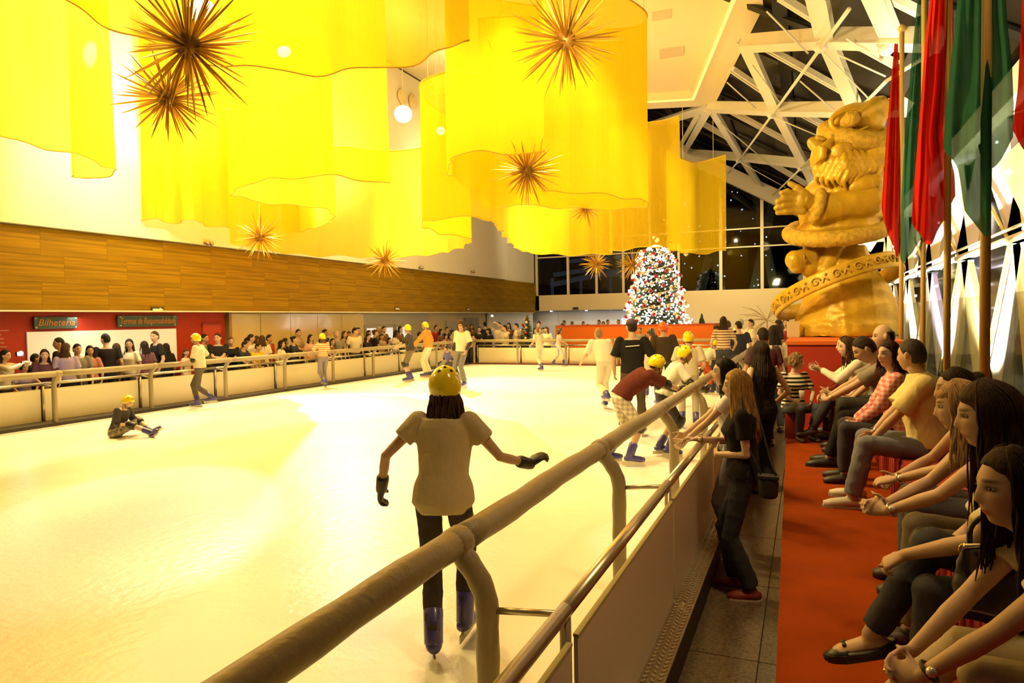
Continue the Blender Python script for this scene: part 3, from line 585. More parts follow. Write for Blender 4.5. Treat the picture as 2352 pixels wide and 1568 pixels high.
# ================================================================ ORANGE TREE STAND, LIT TREE
YO = 28.2
a, b = PY_(1276, 752, YO), PY_(1638, 745, YO)
ob = empty('tree_stand', (( a.x + b.x) / 2, YO + 1.6, -.2), 'long orange box carrying the lit tree behind the far barrier', 'stand')
m = MB(); m.box(((a.x + b.x) / 2, YO + 1.6, .645), (b.x - a.x, 3.2, 1.69)); m.build('body', ORANGEP, ob)
m = MB(); m.box(((a.x + b.x) / 2, YO + 1.6, 1.50), (b.x - a.x + .04, 3.24, .03)); m.build('top_edge', mat('dark_orange', (.55, .07, .01), .7), ob)
tc_ = PY_(1508, 744, YO + 1.6); tz0 = 1.52; TD = (YO + 1.6)
ttop = PY_(1508, 560, YO + 1.6).z; TH = ttop - tz0; TR = 76 / FPX * 27.2
xt = tc_.x; yt = YO + 1.6
tree = empty('christmas_tree', (xt, yt, tz0), 'bushy lit tree covered in white lights and baubles on the orange box', 'tree')
def trr(t): return TR * (1.02 - .55 * t) * (1 + .08 * math.sin(t * 34)) * (1 if t < .9 else max(.12, (1 - t) * 9))
m = MB(); m.tube([(xt, yt, tz0), (xt, yt, tz0 + TH * .95)], [.09, .03], 8); m.build('trunk', mat('bark', (.08, .05, .03), .9), tree)
m = MB(); rt = random.Random(5)
for k in range(1500):
    t = rt.random() ** 1.2; a_ = rt.uniform(0, 6.283); r = trr(t); o_ = Vector((xt, yt, tz0 + TH * t)); d = Vector((math.cos(a_), math.sin(a_), rt.uniform(-.35, .25))); p = o_ + d * r * .45; q = o_ + d * r * rt.uniform(.8, 1.08)
    s_ = d.cross(Vector((0, 0, 1))).normalized() * .06; u_ = Vector((0, 0, .05)); m.add([p - s_, p + s_, q, p + u_], [(0, 1, 2), (1, 3, 2), (3, 0, 2)])
m.build('foliage', mat('pine_needles', (.10, .12, .05), .8, nscale=6, namt=.4), tree, kind='stuff')
m = MB()
for k in range(880):
    t = rt.random() ** 1.15 * .985; a_ = rt.uniform(-math.pi, .35); r = trr(t) * rt.uniform(.93, 1.08); m.ell((xt + math.cos(a_) * r, yt + math.sin(a_) * r, tz0 + TH * t), (.030,) * 3, 6, 4)
m.build('tree_lights', mat('tree_bulb', (1, 1, 1), .4, emit=(1, .97, .9), estr=11), tree, kind='stuff')
bm_ = {}
for kind, n, col, rr_, lab, ro in (('red', 42, (.42, .012, .01), .085, 'shiny red bauble hanging on the lit tree', .2), ('cream', 34, (.80, .60, .38), .09, 'cream coloured bauble hanging on the lit tree', .5), ('gold', 22, (.70, .42, .12), .075, 'gold bauble hanging on the lit tree', .25)):
    mm = MB(); mm.ell((0, 0, 0), (rr_,) * 3, 10, 7); me = mm.mesh('bauble'); M_ = mat(kind + '_bauble', col, ro, .3)
    for k in range(n):
        t = (k + .5) / n * .92 + .02; a_ = -math.pi * ((k * .618) % 1) * 1.05 + .1; r = trr(t) * 1.02 + .03
        o = link('bauble', me, M_, None, True); o.location = (xt + math.cos(a_) * r, yt + math.sin(a_) * r, tz0 + TH * t); tag(o, lab, 'bauble', kind + ' baubles on the lit tree')
RIB = mat('cream_ribbon', (.80, .62, .36), .6)
m = MB()
for k in range(5):
    pts = []
    for i in range(15): t = .12 + k * .17 + i * .012; a_ = -2.9 + i * .19 + k * .3; r = trr(min(t, .95)) * 1.04 + .02; pts.append((xt + math.cos(a_) * r, yt + math.sin(a_) * r, tz0 + TH * t))
    m.tube(pts, .055, 6, flat=.4)
m.build('garland', RIB, tree, True)
def small_tree(px, py0, py1, Y, label, z0=None, lit=True):
    b_ = PY_(px, py1, Y); t_ = PY_(px, py0, Y); h = t_.z - b_.z; root = empty('small_tree', b_, label, 'tree'); rr2 = random.Random(int(px)); R = h * .32
    mm = MB()
    for k in range(260):
        t = rr2.random(); a_ = rr2.uniform(0, 6.283); d = Vector((math.cos(a_), math.sin(a_), rr2.uniform(-.3, .3))); r = R * (1 - t) + .03; o_ = b_ + Vector((0, 0, h * (.1 + .9 * t))); q = o_ + d * r; s_ = d.cross(Vector((0, 0, 1))).normalized() * .05; mm.add([o_ - s_, o_ + s_, q, o_ + Vector((0, 0, .06))], [(0, 1, 2), (1, 3, 2), (3, 0, 2)])
    mm.build('foliage', MATS['pine_needles'], root, kind='stuff')
    mm = MB(); mm.tube([b_, b_ + Vector((0, 0, h * .2))], [.07, .05], 8); mm.build('pot', mat('dark_pot', (.10, .05, .03), .7), root, True)
    if lit:
        for k in range(9):
            t = .15 + k * .085; a_ = -2.7 + (k * 1.3) % 2.6; r = R * (1 - t) + .04; mm = MB(); mm.ell(b_ + Vector((math.cos(a_) * r, math.sin(a_) * r, h * (.1 + .9 * t))), (.06,) * 3, 8, 6); o = mm.build('bauble', MATS[('red', 'cream', 'gold')[k % 3] + '_bauble'], None, True); tag(o, 'tiny bauble on the ' + label.split(' standing')[0], 'bauble', 'baubles on the ' + label.split(' standing')[0])
    return root
small_tree(1212, 722, 800, 26.6, 'dark decorated small tree standing left of the orange box')
small_tree(1612, 722, 745, 30.5, 'bare dark little tree standing on the right end of the orange box', lit=False)
m = MB(); rr3 = random.Random(9); c = PY_(1762, 735, 24.0)
for k in range(26):
    a_ = rr3.uniform(-1.2, 1.2); d = Vector((-abs(math.cos(a_)) if k % 3 else .5, rr3.uniform(-.3, .3), math.sin(a_) + .5)).normalized(); L_ = rr3.uniform(.5, 1.0); m.tube(spline([c, c + d * L_ * .5 + Vector((0, 0, .05)), c + d * L_ + Vector((rr3.uniform(-.1, .1), 0, -.05))], 3), .008, 4)
m.tube([(c.x, c.y, -.2), c], [.03, .02], 6); m.build('bare_branches', mat('twig', (.45, .32, .15), .8), None, label='spray of bare pale twigs left of the statue belt', cat='branches')
# ================================================================ FLAGS AND POLES
GPOLE = mat('gold_pole', (.64, .44, .12), .4, .1)
REDF = sheer('red_flag', (.62, .022, .010), .03, .35, .1); GREENF = sheer('green_flag', (.035, .16, .095), .14, .42, .1)
def flag(dep, rows, bot, m_, label, pole=None, plabel=None, seed=0, top=6.6):
    if pole:
        b = PD(pole, 760, dep); f = empty('flag_pole', (b.x, b.y, PF), plabel, 'pole'); zt = top if top else 5.2; r = .030
        mm = MB(); mm.tube([(b.x, b.y, PF + .03), (b.x, b.y, zt)], r, 14); mm.build('shaft', GPOLE, f, True)
        mm = MB(); mm.ell((b.x, b.y, zt + .04), (.05, .05, .06), 10, 7); mm.build('finial', GPOLE, f, True)
        mm = MB(); mm.tube([(b.x, b.y, PF), (b.x, b.y, PF + .04)], [.14, .1], 16); mm.build('base_plate', GPOLE, f)
    V_ = []; nu = 36; rs_ = random.Random(seed); ph = rs_.uniform(0, 6); ys_ = [r[0] for r in rows]; nr = 44; bx = [b_[0] for b_ in bot]; by = [b_[1] for b_ in bot]; away = ray(rows[0][1], 700); away.z = 0; away.normalize()
    for j in range(nr):
        for i in range(nu):
            u = i / (nu - 1); yb = np.interp(rows[-1][1] + (rows[-1][2] - rows[-1][1]) * u, bx, by); y = ys_[0] + (yb - ys_[0]) * j / (nr - 1); xl = np.interp(y, ys_, [r[1] for r in rows]); xr = np.interp(y, ys_, [r[2] for r in rows]); wpx = xr - xl; p = PD(xl + wpx * (u + .012 * math.sin(u * 12 + y * .01 + ph) * (1 if 0 < i < nu - 1 else 0)), y, dep); a_ = min(.07, wpx / FPX * dep * .35) * (math.sin(u * 13 + ph + y * .004) + .5 * math.sin(u * 27 + ph * 2 - y * .006)); V_.append(p + away * (a_ - .05))
    mm = MB(); mm.add(V_, [(j * nu + i, j * nu + i + 1, (j + 1) * nu + i + 1, (j + 1) * nu + i) for j in range(nr - 1) for i in range(nu - 1)])
    return mm.build('flag', m_, None, True, label=label, cat='flag', group='flags hanging along the stand')
flag(9.4, [(103, 2054, 2063), (300, 2037, 2069), (470, 2025, 2069), (590, 2024, 2069)], [(2024, 480), (2030, 512), (2044, 548), (2060, 592), (2069, 575)], REDF, 'narrow red flag hanging beside the statue, the leftmost one', 2070, 'thin gold pole of the leftmost red flag', 1, PD(2060, 82, 9.4).z)
flag(8.5, [(-40, 2112, 2130), (100, 2098, 2134), (300, 2079, 2132), (450, 2070, 2132), (606, 2067, 2132)], [(2067, 590), (2073, 606), (2092, 585), (2110, 558), (2132, 520)], GREENF, 'dark green flag hanging between the two red flags', 2120, 'gold pole of the left green flag', 2)
flag(6.3, [(-60, 2142, 2190), (100, 2124, 2190), (200, 2117, 2186), (300, 2110, 2172), (345, 2106, 2178), (400, 2102, 2192), (450, 2097, 2194), (565, 2092, 2194)], [(2092, 514), (2100, 528), (2118, 545), (2130, 562), (2140, 563), (2150, 535), (2170, 500), (2194, 452)], REDF, 'bright red flag hanging right of the left green flag', 2175, 'gold pole of the bright red flag', 3)
flag(4.3, [(-60, 2204, 2306), (60, 2192, 2314), (150, 2183, 2324), (250, 2172, 2328), (320, 2167, 2326), (546, 2167, 2326)], [(2167, 340), (2185, 372), (2200, 398), (2216, 480), (2232, 505), (2258, 545), (2271, 546), (2276, 392), (2300, 365), (2326, 318)], GREENF, 'large translucent green flag nearest to the right edge', 2262, 'thickest gold pole carrying the large green flag', 4)
flag(3.3, [(-60, 2352, 2470), (100, 2344, 2470), (220, 2338, 2470), (310, 2326, 2470), (400, 2326, 2470)], [(2326, 312), (2352, 346), (2400, 380), (2470, 330)], REDF, 'red flag cut off by the right edge of the photo', 2400, 'gold pole just outside the right edge', 5)
# ================================================================ FIGURES: one continuous body per person, clothes and hair as its parts
def Rz(a): return Matrix.Rotation(math.radians(a), 3, 'Z')
def Rx(a): return Matrix.Rotation(math.radians(a), 3, 'X')
def Ry(a): return Matrix.Rotation(math.radians(a), 3, 'Y')
def ik(a, t, l1, l2, hint):
    a, t = Vector(a), Vector(t); d = t - a; dn = d.normalized(); L = min(d.length, (l1 + l2) * .998); L = max(L, abs(l1 - l2) + .02); t = a + dn * L
    x = (l1 * l1 - l2 * l2 + L * L) / (2 * L); h = math.sqrt(max(0, l1 * l1 - x * x)); hv = Vector(hint); hv = hv - dn * hv.dot(dn)
    return a + dn * x + hv.normalized() * h, t
def head_verts(n, m):
    """face towards +y, centre of the head at the origin, 0.23 tall"""
    rs = []
    for k in range(m):
        el = -math.pi / 2 + math.pi * (k + .4) / (m - .2); ring = []
        for i in range(n):
            u = (i + .5) / n * 2 - 1; az = math.pi * math.copysign(abs(u) ** 1.6, u)
            dx, dy, dz = math.sin(az) * math.cos(el), math.cos(az) * math.cos(el), math.sin(el)
            x, y, z = dx * .074, dy * .095, dz * .115
            if z < 0:
                t = -z / .115; x *= 1 - .24 * t ** 1.6; y *= (1 - .40 * t ** 1.2) if y < 0 else 1
                if y > 0: z *= 1 + .06 * t
            if y > 0:
                ax = abs(x); g = lambda a, s: math.exp(-(a / s) ** 2)
                y *= 1 - .10 * g(ax - .075, .03)
                if z < -.03: y += .008 * g(x, .05) * min(1, (-.03 - z) / .05)
                nz = 0
                if -.046 < z < .022: nz = ((.022 - z) / .056) ** 1.15 if z > -.034 else max(0, (z + .046) / .012)
                wn = .0085 + .005 * max(0, min(1, (.02 - z) / .05))
                y += .024 * nz * g(x, wn)
                y -= .011 * g(ax - .031, .017) * g(z - .008, .013)
                y += .004 * g(ax - .028, .026) * g(z - .029, .010)
                y += .0065 * g(x, .020) * (g(z + .059, .006) + .9 * g(z + .071, .006)); y -= .004 * g(x, .022) * g(z + .065, .003)
                y -= .004 * g(x, .024) * g(z + .083, .008); y += .010 * g(x, .024) * g(z + .104, .016)
                y += .004 * g(ax - .045, .02) * g(z + .025, .02)
            ring.append(Vector((x, y, z)))
        rs.append(ring)
    return rs
def paint_body(me, hc, Rh, S, tone, lips=(.46, .13, .09), brow=(.05, .03, .02), nails=None):
    a = coords(me) / S; Ri = np.array(Rh.transposed()); p = (a - np.array(hc)) @ Ri.T
    n = len(a); col = np.ones((n, 4), dtype=np.float32); col[:, :3] = tone; x, y, z = p[:, 0], p[:, 1], p[:, 2]; ax = np.abs(x)
    front = (y > .045) & (np.abs(z) < .13) & (ax < .08)
    def mixin(w, c):
        w = np.clip(w, 0, 1) * front; col[:, :3] = col[:, :3] * (1 - w[:, None]) + np.array(c) * w[:, None]
    mixin(1.0 * np.exp(-(x / .023) ** 4 - ((z + .065) / .0095) ** 4), lips)
    mixin(1.0 * np.exp(-((ax - .030) / .019) ** 4 - ((z - .030) / .0055) ** 2), brow)
    mixin(1.0 * np.exp(-((ax - .031) / .0165) ** 4 - ((z - .0085) / .0082) ** 4), (.07, .04, .03))
    mixin(.22 * np.exp(-((ax - .043) / .022) ** 2 - ((z + .03) / .02) ** 2), (.60, .20, .12))
    at = me.color_attributes.new('Col', 'FLOAT_COLOR', 'POINT'); at.data.foreach_set('color', col.ravel())
class Fig:
    def __init__(s, sex='m', h=1.7, build=1.0, pel=(0, 0, .93), lean=0, side=0, twist=0, ptwist=0, slump=.5, head=(0, 0, 0), R=None, L=None, RE=(.4, -.8, -.4), LE=(-.4, -.8, -.4), RF=(.10, 0, .08), LF=(-.10, 0, .08), RK=(.08, 1, 0), LK=(-.08, 1, 0), RT=(.15, 1, 0), LT=(-.15, 1, 0), Rh=None, Lh=None, curl=25, Rcurl=None, Lcurl=None, neckf=.02, legs=True, Rspread=0, Lspread=0):
        V = Vector; s.sex, s.S, s.b = sex, h / 1.7, build; s.legs = legs; f = sex == 'f'
        s.pel = V(pel); s.Rp = Rz(ptwist) @ Rx(-lean * (1 - slump)); s.Rt = Rz(twist + ptwist) @ Rx(-lean) @ Ry(side)
        s.waist = s.pel + s.Rp @ V((0, 0, .14)); s.neck = s.waist + s.Rt @ V((0, -.012, .36)); sw = .158 if f else .182
        s.sho = {1: s.waist + s.Rt @ V((sw * (1 + (build - 1) * .5), -.012, .312)), -1: s.waist + s.Rt @ V((-sw * (1 + (build - 1) * .5), -.012, .312))}
        s.Rh = Rz(head[0] + ptwist) @ Rx(-head[1]) @ Ry(head[2]); s.ntop = s.neck + s.Rt @ V((0, neckf, .065)); s.hc = s.ntop + s.Rh @ V((0, .018, .095))
        s.hip = {1: s.pel + s.Rp @ V((.09, 0, -.04)), -1: s.pel + s.Rp @ V((-.09, 0, -.04))}
        s.elb, s.wr, s.kn, s.an, s.toe, s.hd, s.curl, s.spread = {}, {}, {}, {}, {}, {}, {1: Rcurl if Rcurl is not None else curl, -1: Lcurl if Lcurl is not None else curl}, {1: Rspread, -1: Lspread}
        for sd, T, E, F, K, TO, H in ((1, R, RE, RF, RK, RT, Rh), (-1, L, LE, LF, LK, LT, Lh)):
            t = V(T) if T else s.sho[sd] + V((sd * .09, .06, -.50)); s.elb[sd], s.wr[sd] = ik(s.sho[sd], t, .285, .25, E)
            s.kn[sd], s.an[sd] = ik(s.hip[sd], V(F), .43, .42, K); s.toe[sd] = V(TO).normalized(); s.hd[sd] = H
    def rings(s, off=0.0, lo=0, hi=9):
        f = s.sex == 'f'; b = s.b
        A = [(-.09, .125, .095, 0), (-.02, .17 if f else .158, .122 if f else .112, -.005), (.06, .16 if f else .152, .112 if f else .108, 0)] ; B = [(0, .13 if f else .146, .096 if f else .104, .004), (.10, .137 if f else .158, .102 if f else .110, .006), (.19, .152 if f else .176, .128 if f else .118, .018 if f else .006), (.27, .158 if f else .182, .106, .0), (.33, .118 if f else .14, .080, -.01), (.365, .056 if f else .066, .058, -.012)]
        out = []
        for z, w_, d_, fy in A: out.append((s.pel + s.Rp @ Vector((0, fy, z)), s.Rp, w_ * b, d_ * b * (1 if b <= 1 else 1 + (b - 1) * .6)))
        for k, (z, w_, d_, fy) in enumerate(B): q = b if k < 4 else 1 + (b - 1) * .5; out.append((s.waist + s.Rt @ Vector((0, fy + (b - 1) * .05 * (k < 3), z)), s.Rt, w_ * q, d_ * q * (1 if b <= 1 or k > 3 else 1 + (b - 1) * .8)))
        n = 20; res = []
        for c, R_, w_, d_ in out[lo:hi]:
            res.append([c + R_ @ Vector((math.cos(2 * math.pi * i / n) * (w_ + off), math.sin(2 * math.pi * i / n) * (d_ + off), 0)) for i in range(n)])
        return res
    def hand(s, mb, sd, sc=1.0, off=0.0, fingers=True):
        w = s.wr[sd]; f = (w - s.elb[sd]).normalized(); n = Vector((-sd * 1.0, .15, -.1))
        if s.hd[sd]: f = Vector(s.hd[sd][0]).normalized(); n = Vector(s.hd[sd][1])
        n = (n - f * n.dot(f)).normalized(); th = (f.cross(n) if sd > 0 else n.cross(f)); k_ = .92 if s.sex == 'f' else 1.0; k_ *= sc
        pts = [w - f * .01, w + f * .03 * k_, w + f * .06 * k_, w + f * .09 * k_]; 
        mb.rings([[p + th * math.cos(2 * math.pi * i / 12) * (a + off) + n * math.sin(2 * math.pi * i / 12) * (b + off) for i in range(12)] for p, a, b in zip(pts, (.024 * k_, .034 * k_, .041 * k_, .040 * k_), (.019 * k_, .017 * k_, .016 * k_, .012 * k_))])
        if not fingers: return
        cr = s.curl[sd]; sp = s.spread[sd]
        for i, Ln in enumerate((.072, .080, .074, .058)):
            base = w + f * (.086 - .005 * abs(i - 1.2)) * k_ + th * (.031 - .0205 * i) * k_; ang = 0; p = base
            fd = (f + th * (.10 + sp * .01) * (1.5 - i) / 1.5 * (.3 + sp * .1)).normalized()
            for j, (fr, cc) in enumerate(((.46, .55), (.30, 1.0), (.24, .8))):
                ang += math.radians(cr * cc + i * 2); d = fd * math.cos(ang) + n * math.sin(ang); q = p + d * Ln * fr * k_
                mb.cap(p, q, (.0092 - .0008 * j + off) * k_, (.0085 - .001 * j + off) * k_, 8); p = q
        p = w + f * .022 * k_ + th * .026 * k_ + n * .004; d = (f * .62 + th * .70 + n * .25).normalized()
        for j, Ln in enumerate((.042, .032, .026)):
            q = p + d * Ln * k_; mb.cap(p, q, (.0125 - .0015 * j + off) * k_, (.0108 - .0015 * j + off) * k_, 8); p = q; d = (d + f * .35 + n * (.12 + cr * .004)).normalized()
    def foot(s, mb, sd, off=0.0, lo=False):
        a = s.an[sd]; t = s.toe[sd]; up = Vector((0, 0, 1)); up = (up - t * up.dot(t)).normalized(); k = .9 if s.sex == 'f' else 1.0
        pts = [a - t * (.062 + off) * k - up * .042, a - t * .035 * k - up * .038, a + t * .03 * k - up * .036, a + t * .09 * k - up * .046, a + t * .14 * k - up * .054, a + t * (.185 + off) * k - up * .058]
        mb.tube(pts, [.018 + off, .034 + off, .039 + off, .038 + off, .037 + off, .018 + off], 12, flat=.80, ref=up)
    def body(s, vox=.012, tone=(.56, .36, .24), lo=False, lips=(.46, .13, .09), brow=(.05, .03, .02), it=3, bare_feet=True):
        mb = MB(); mb.rings(s.rings(-.012)); k = .86 if s.sex == 'f' else 1.0
        mb.tube([s.neck - s.Rt @ Vector((0, .0, .04)), s.neck + s.Rt @ Vector((0, .004, .02)), s.ntop, s.ntop + s.Rh @ Vector((0, .008, .05))], [.062 * k, .055 * k, .053 * k, .05 * k], 14)
        hk = .955 if s.sex == 'f' else 1.0
        for r in [head_verts(24, 18) if lo else head_verts(60, 56)]: mb.rings([[s.hc + s.Rh @ (p * hk) for p in ring] for ring in r])
        for sd in (1, -1):
            c = s.hc + s.Rh @ Vector((sd * .078 * hk, -.010, -.002)); mb.ell(c, (.011, .019, .032), 10, 7, s.Rh @ Rz(-sd * 18))
            a, b, c = s.sho[sd], s.elb[sd], s.wr[sd]; mb.cap(a - (b - a).normalized() * .0, a.lerp(b, .5), .050 * k, .045 * k, 12); mb.cap(a.lerp(b, .5), b, .045 * k, .036 * k, 12)
            mb.cap(b, b.lerp(c, .35), .037 * k, .039 * k, 12); mb.cap(b.lerp(c, .35), c, .039 * k, .025 * k, 12); s.hand(mb, sd)
            if s.legs:
                a, b, c = s.hip[sd], s.kn[sd], s.an[sd]; mb.cap(a, b, .082 * k, .052, 14); q = b.lerp(c, .3) - Vector((0, 0, 0)); mb.cap(b, q, .050, .054 * (k + .05), 12); mb.cap(q, c, .054 * (k + .05), .034, 12); s.foot(mb, sd)
        mb.v = [(v[0] * s.S, v[1] * s.S, v[2] * s.S) for v in mb.v]
        me = remesh(mb, vox, it); paint_body(me, s.hc, s.Rh, s.S, tone, lips, brow); return me
    def fin(s, mb, vox, it=3, wr=0, seed=1, k=28):
        mb.v = [(v[0] * s.S, v[1] * s.S, v[2] * s.S) for v in mb.v]; me = remesh(mb, vox, it)
        if wr: wrinkle(me, wr, k, seed)
        return me
    def shirt(s, vox=.014, off=.012, sleeve=.55, lo=1, wr=0, seed=1, loose=0.0, collar=0, it=3, flare=0):
        mb = MB(); r = s.rings(off + loose, lo, 8); k = .86 if s.sex == 'f' else 1.0
        if collar: r = r + [[p + (s.ntop - s.neck) * .35 for p in s.rings(.012, 8, 9)[0]]]
        mb.rings(r)
        for sd in (1, -1):
            a, b, c = s.sho[sd], s.elb[sd], s.wr[sd]; o = off + loose * .8
            if sleeve > 0:
                e = a.lerp(b, min(1, sleeve)); mb.ell(a, (.052 * k + o,) * 3, 14, 9); mb.tube([a, a.lerp(e, .5), e.lerp(a, .04), e], [.052 * k + o, .049 * k + o, .047 * k + o + .005 + flare, .046 * k + o + .002 + flare], 14)
            else: mb.ell(a - s.Rt @ Vector((sd * .035, 0, -.005)), (.035, .05, .045), 10, 7)
            if sleeve > 1: e = b.lerp(c, sleeve - 1); mb.cap(b, e, .040 * k + o, .029 * k + o + .004, 12)
        return s.fin(mb, vox, it, wr, seed)
    def trousers(s, vox=.014, off=.014, to=.97, wr=0, seed=2, wide=0.0, it=3, hi=3):
        mb = MB(); mb.rings(s.rings(off, 0, hi)); k = .9 if s.sex == 'f' else 1.0
        for sd in (1, -1):
            a, b, c = s.hip[sd], s.kn[sd], s.an[sd]; mb.cap(a, b, .085 * k * (1 + (s.b - 1) * .6) + off, .056 + off, 14)
            if to > .5: e = b.lerp(c, to * 2 - 1 if to < 1 else 1.0); q = b.lerp(e, .4); mb.cap(b, q, .054 + off, .053 + off + wide * .4, 12); mb.ell(q, (.053 + off + wide * .4,) * 3, 12, 7); mb.tube([q, q.lerp(e, .5), e.lerp(q, .03), e], [.053 + off + wide * .4, .046 + off + wide * .7, .042 + off + wide, .041 + off + wide], 12)
        return s.fin(mb, vox, it, wr, seed)
    def shoe(s, sd, off=.010, boot=0.0, top=True):
        mb = MB(); s.foot(mb, sd, off); t = s.toe[sd]; a = s.an[sd]
        if boot: mb.cap(a - Vector((0, 0, .01)), a.lerp(s.kn[sd], boot), .045 + off, .05 + off, 12)
        elif top: mb.cap(a - Vector((0, 0, .03)), a - Vector((0, 0, .015)), .036 + off, .034 + off, 12)
        mb.v = [(v[0] * s.S, v[1] * s.S, v[2] * s.S) for v in mb.v]; return mb.mesh('shoe')
    def sole(s, sd, th=.018, up_=0.0):
        a = s.an[sd]; t = s.toe[sd]; up = Vector((0, 0, 1)); up = (up - t * up.dot(t)).normalized(); w = t.cross(up); k = .9 if s.sex == 'f' else 1.0; prof = ((-.078, .02), (-.06, .036), (0, .04), (.07, .046), (.13, .048), (.175, .036), (.202, .015)); c = a - up * .082
        L_ = [c + t * p * k - w * q for p, q in prof]; R_ = [c + t * p * k + w * q for p, q in reversed(prof)]; ring = L_ + R_; mb = MB(); mb.rings([ring, [p + up * th for p in ring]])
        mb.v = [(v[0] * s.S, v[1] * s.S, v[2] * s.S) for v in mb.v]; return mb.mesh('sole')
    def blade(s, sd):
        a = s.an[sd]; t = s.toe[sd]; up = Vector((0, 0, 1)); up = (up - t * up.dot(t)).normalized(); c = a - up * .105; mb = MB(); mb.beam(c - t * .10, c + t * .20, .008, .05, up=up); mb.beam(c - t * .05 + up * .015, c + t * .0 + up * .015, .02, .03, up=up); mb.beam(c + t * .09 + up * .015, c + t * .14 + up * .015, .02, .03, up=up)
        mb.v = [(v[0] * s.S, v[1] * s.S, v[2] * s.S) for v in mb.v]; return mb.mesh('blade')
    def hair(s, style='short', vox=.012, locks=0, seed=1, length=.3, vol=1.0, it=2, part=0.0):
        mb = MB(); c = s.hc; R_ = s.Rh; hk = .955 if s.sex == 'f' else 1.0; rs_ = random.Random(seed); yaw = math.atan2(R_[1][0], R_[0][0]); Ry_ = Matrix.Rotation(yaw, 3, 'Z')
        rx, ry, rz = (.083, .103, .124) if style in ('short', 'bun', 'pony') else (.087, .106, .127)
        if style == 'curly': rx, ry, rz = .098, .112, .132
        if style == 'bald': rx, ry, rz = .0775, .0985, .117
        rx *= hk * vol; ry *= hk * vol; rz *= hk * vol; rs = []; n, m = 40, 26
        for k in range(m):
            el = -math.pi / 2 + math.pi * (k + .4) / (m - .2); ring = []
            for i in range(n):
                az = 2 * math.pi * i / n; d = Vector((math.sin(az) * math.cos(el), math.cos(az) * math.cos(el), math.sin(el))); A = abs(math.degrees(math.atan2(d.x, d.y))); z = d.z * rz
                if A < 50: line = .058 + (.012 if style != 'fringe' else -.03) * (1 - A / 50)
                elif A < 82: line = .058 - .055 * (A - 50) / 32
                elif A < 112: line = .020 - .02 * (A - 82) / 30 if style in ('short', 'bun', 'bald', 'pony') else -.05
                else: line = -.075 if style in ('short', 'bald', 'bun', 'pony') else -.085
                if style == 'bald' and (A < 75 or z > .045): line = .3
                kk = 1.0 if z > line else .80
                if style == 'curly' and kk == 1: kk += .07 * math.sin(d.x * 31 + seed) * math.sin(d.y * 27) * math.sin(d.z * 29 + 1)
                ring.append(c + R_ @ Vector((d.x * rx * kk, d.y * ry * kk - .006, z * kk + .004)))
            rs.append(ring)
        mb.rings(rs)
        if style == 'curly':
            for _ in range(110):
                az = rs_.uniform(-3.14, 3.14); el = rs_.uniform(-.5, 1.5); d = Vector((math.sin(az) * math.cos(el), math.cos(az) * math.cos(el), math.sin(el)))
                if d.y > .35 and d.z < .55: continue
                mb.ell(c + R_ @ Vector((d.x * rx * 1.02, d.y * ry * 1.02 - .006, d.z * rz + .004)), (rs_.uniform(.014, .022),) * 3, 8, 5)
        if style == 'bun': mb.ell(c + R_ @ Vector((0, -.10, .055)), (.045, .04, .04))
        if style == 'pony': mb.tube(spline([c + R_ @ Vector((0, -.09, .05)), c + R_ @ Vector((0, -.14, .0)), c + R_ @ Vector((0, -.13, -.10)), c + R_ @ Vector((0, -.11, -.2))], 3), [.02] * 2 + [.03] * 5 + [.02, .018, .01], 10)
        if style in ('long', 'fringe'):
            zs = [.03, -.05, -.11, -.17, -.24, -.31, -.38]; ws = [.078, .088, .095, .105, .11, .10, .07]; ys = [-.045, -.05, -.058, -.075, -.09, -.095, -.095]; ds = [.05, .048, .042, .036, .034, .03, .02]; rr = []
            for z, w_, y, d_ in zip(zs, ws, ys, ds):
                if -z > length + .02: break
                hc = c + (R_ @ Vector((0, y, z)) if z > -.06 else R_ @ Vector((0, -.05, -.05)) + Ry_ @ Vector((0, y + .05, z + .05))); rr.append([hc + Ry_ @ Vector((math.cos(2 * math.pi * i / 18) * w_ * vol, math.sin(2 * math.pi * i / 18) * d_, 0)) for i in range(18)])
            mb.rings(rr)
        mb.v = [(v[0] * s.S, v[1] * s.S, v[2] * s.S) for v in mb.v]; me = remesh(mb, vox, it)
        if locks:
            m2 = MB()
            for k in range(locks):
                sg = 1 if k % 2 else -1; A = math.radians(rs_.uniform(62, 178)) * sg; pts = []; wv = rs_.uniform(0, 6); am = rs_.uniform(.003, .008); Ln = length * rs_.uniform(.8, 1.08); q = rs_.uniform(.985, 1.03)
                for t in range(11):
                    th = math.radians(6 + 99 * t / 10); A2 = A * (1 - .45 * (1 - min(1, t / 7)) ** 2); d = Vector((math.sin(A2) * math.sin(th), math.cos(A2) * math.sin(th) * 1.0, math.cos(th))); pts.append(c + R_ @ Vector((d.x * rx * q + part * (1 - t / 10), d.y * ry * q - .006, d.z * rz * q + .004)))
                p = pts[-1]
                out = Ry_ @ Vector((math.sin(A) * .05, math.cos(A) * .05 - .02, 0))
                if style in ('long', 'fringe'):
                    for j in range(1, 9): t = j / 8; pts.append(p + Vector((0, 0, -Ln * t)) + out * t * .9 + Ry_ @ Vector((math.sin(wv + t * 7) * am, math.cos(wv + t * 6) * am, 0)))
                r0 = rs_.uniform(.003, .0065); m2.tube(pts, [r0 * (.35 + .65 * min(1, i / 9)) if i < len(pts) - 3 else r0 * (len(pts) - i) / 4.5 for i in range(len(pts))], 5)
            m2.v = [(v[0] * s.S, v[1] * s.S, v[2] * s.S) for v in m2.v]; bm = bmesh.new(); bm.from_mesh(me); t_ = m2.mesh('t'); bm.from_mesh(t_); bm.to_mesh(me); bm.free(); bpy.data.meshes.remove(t_); me.polygons.foreach_set('use_smooth', [True] * len(me.polygons))
        return me
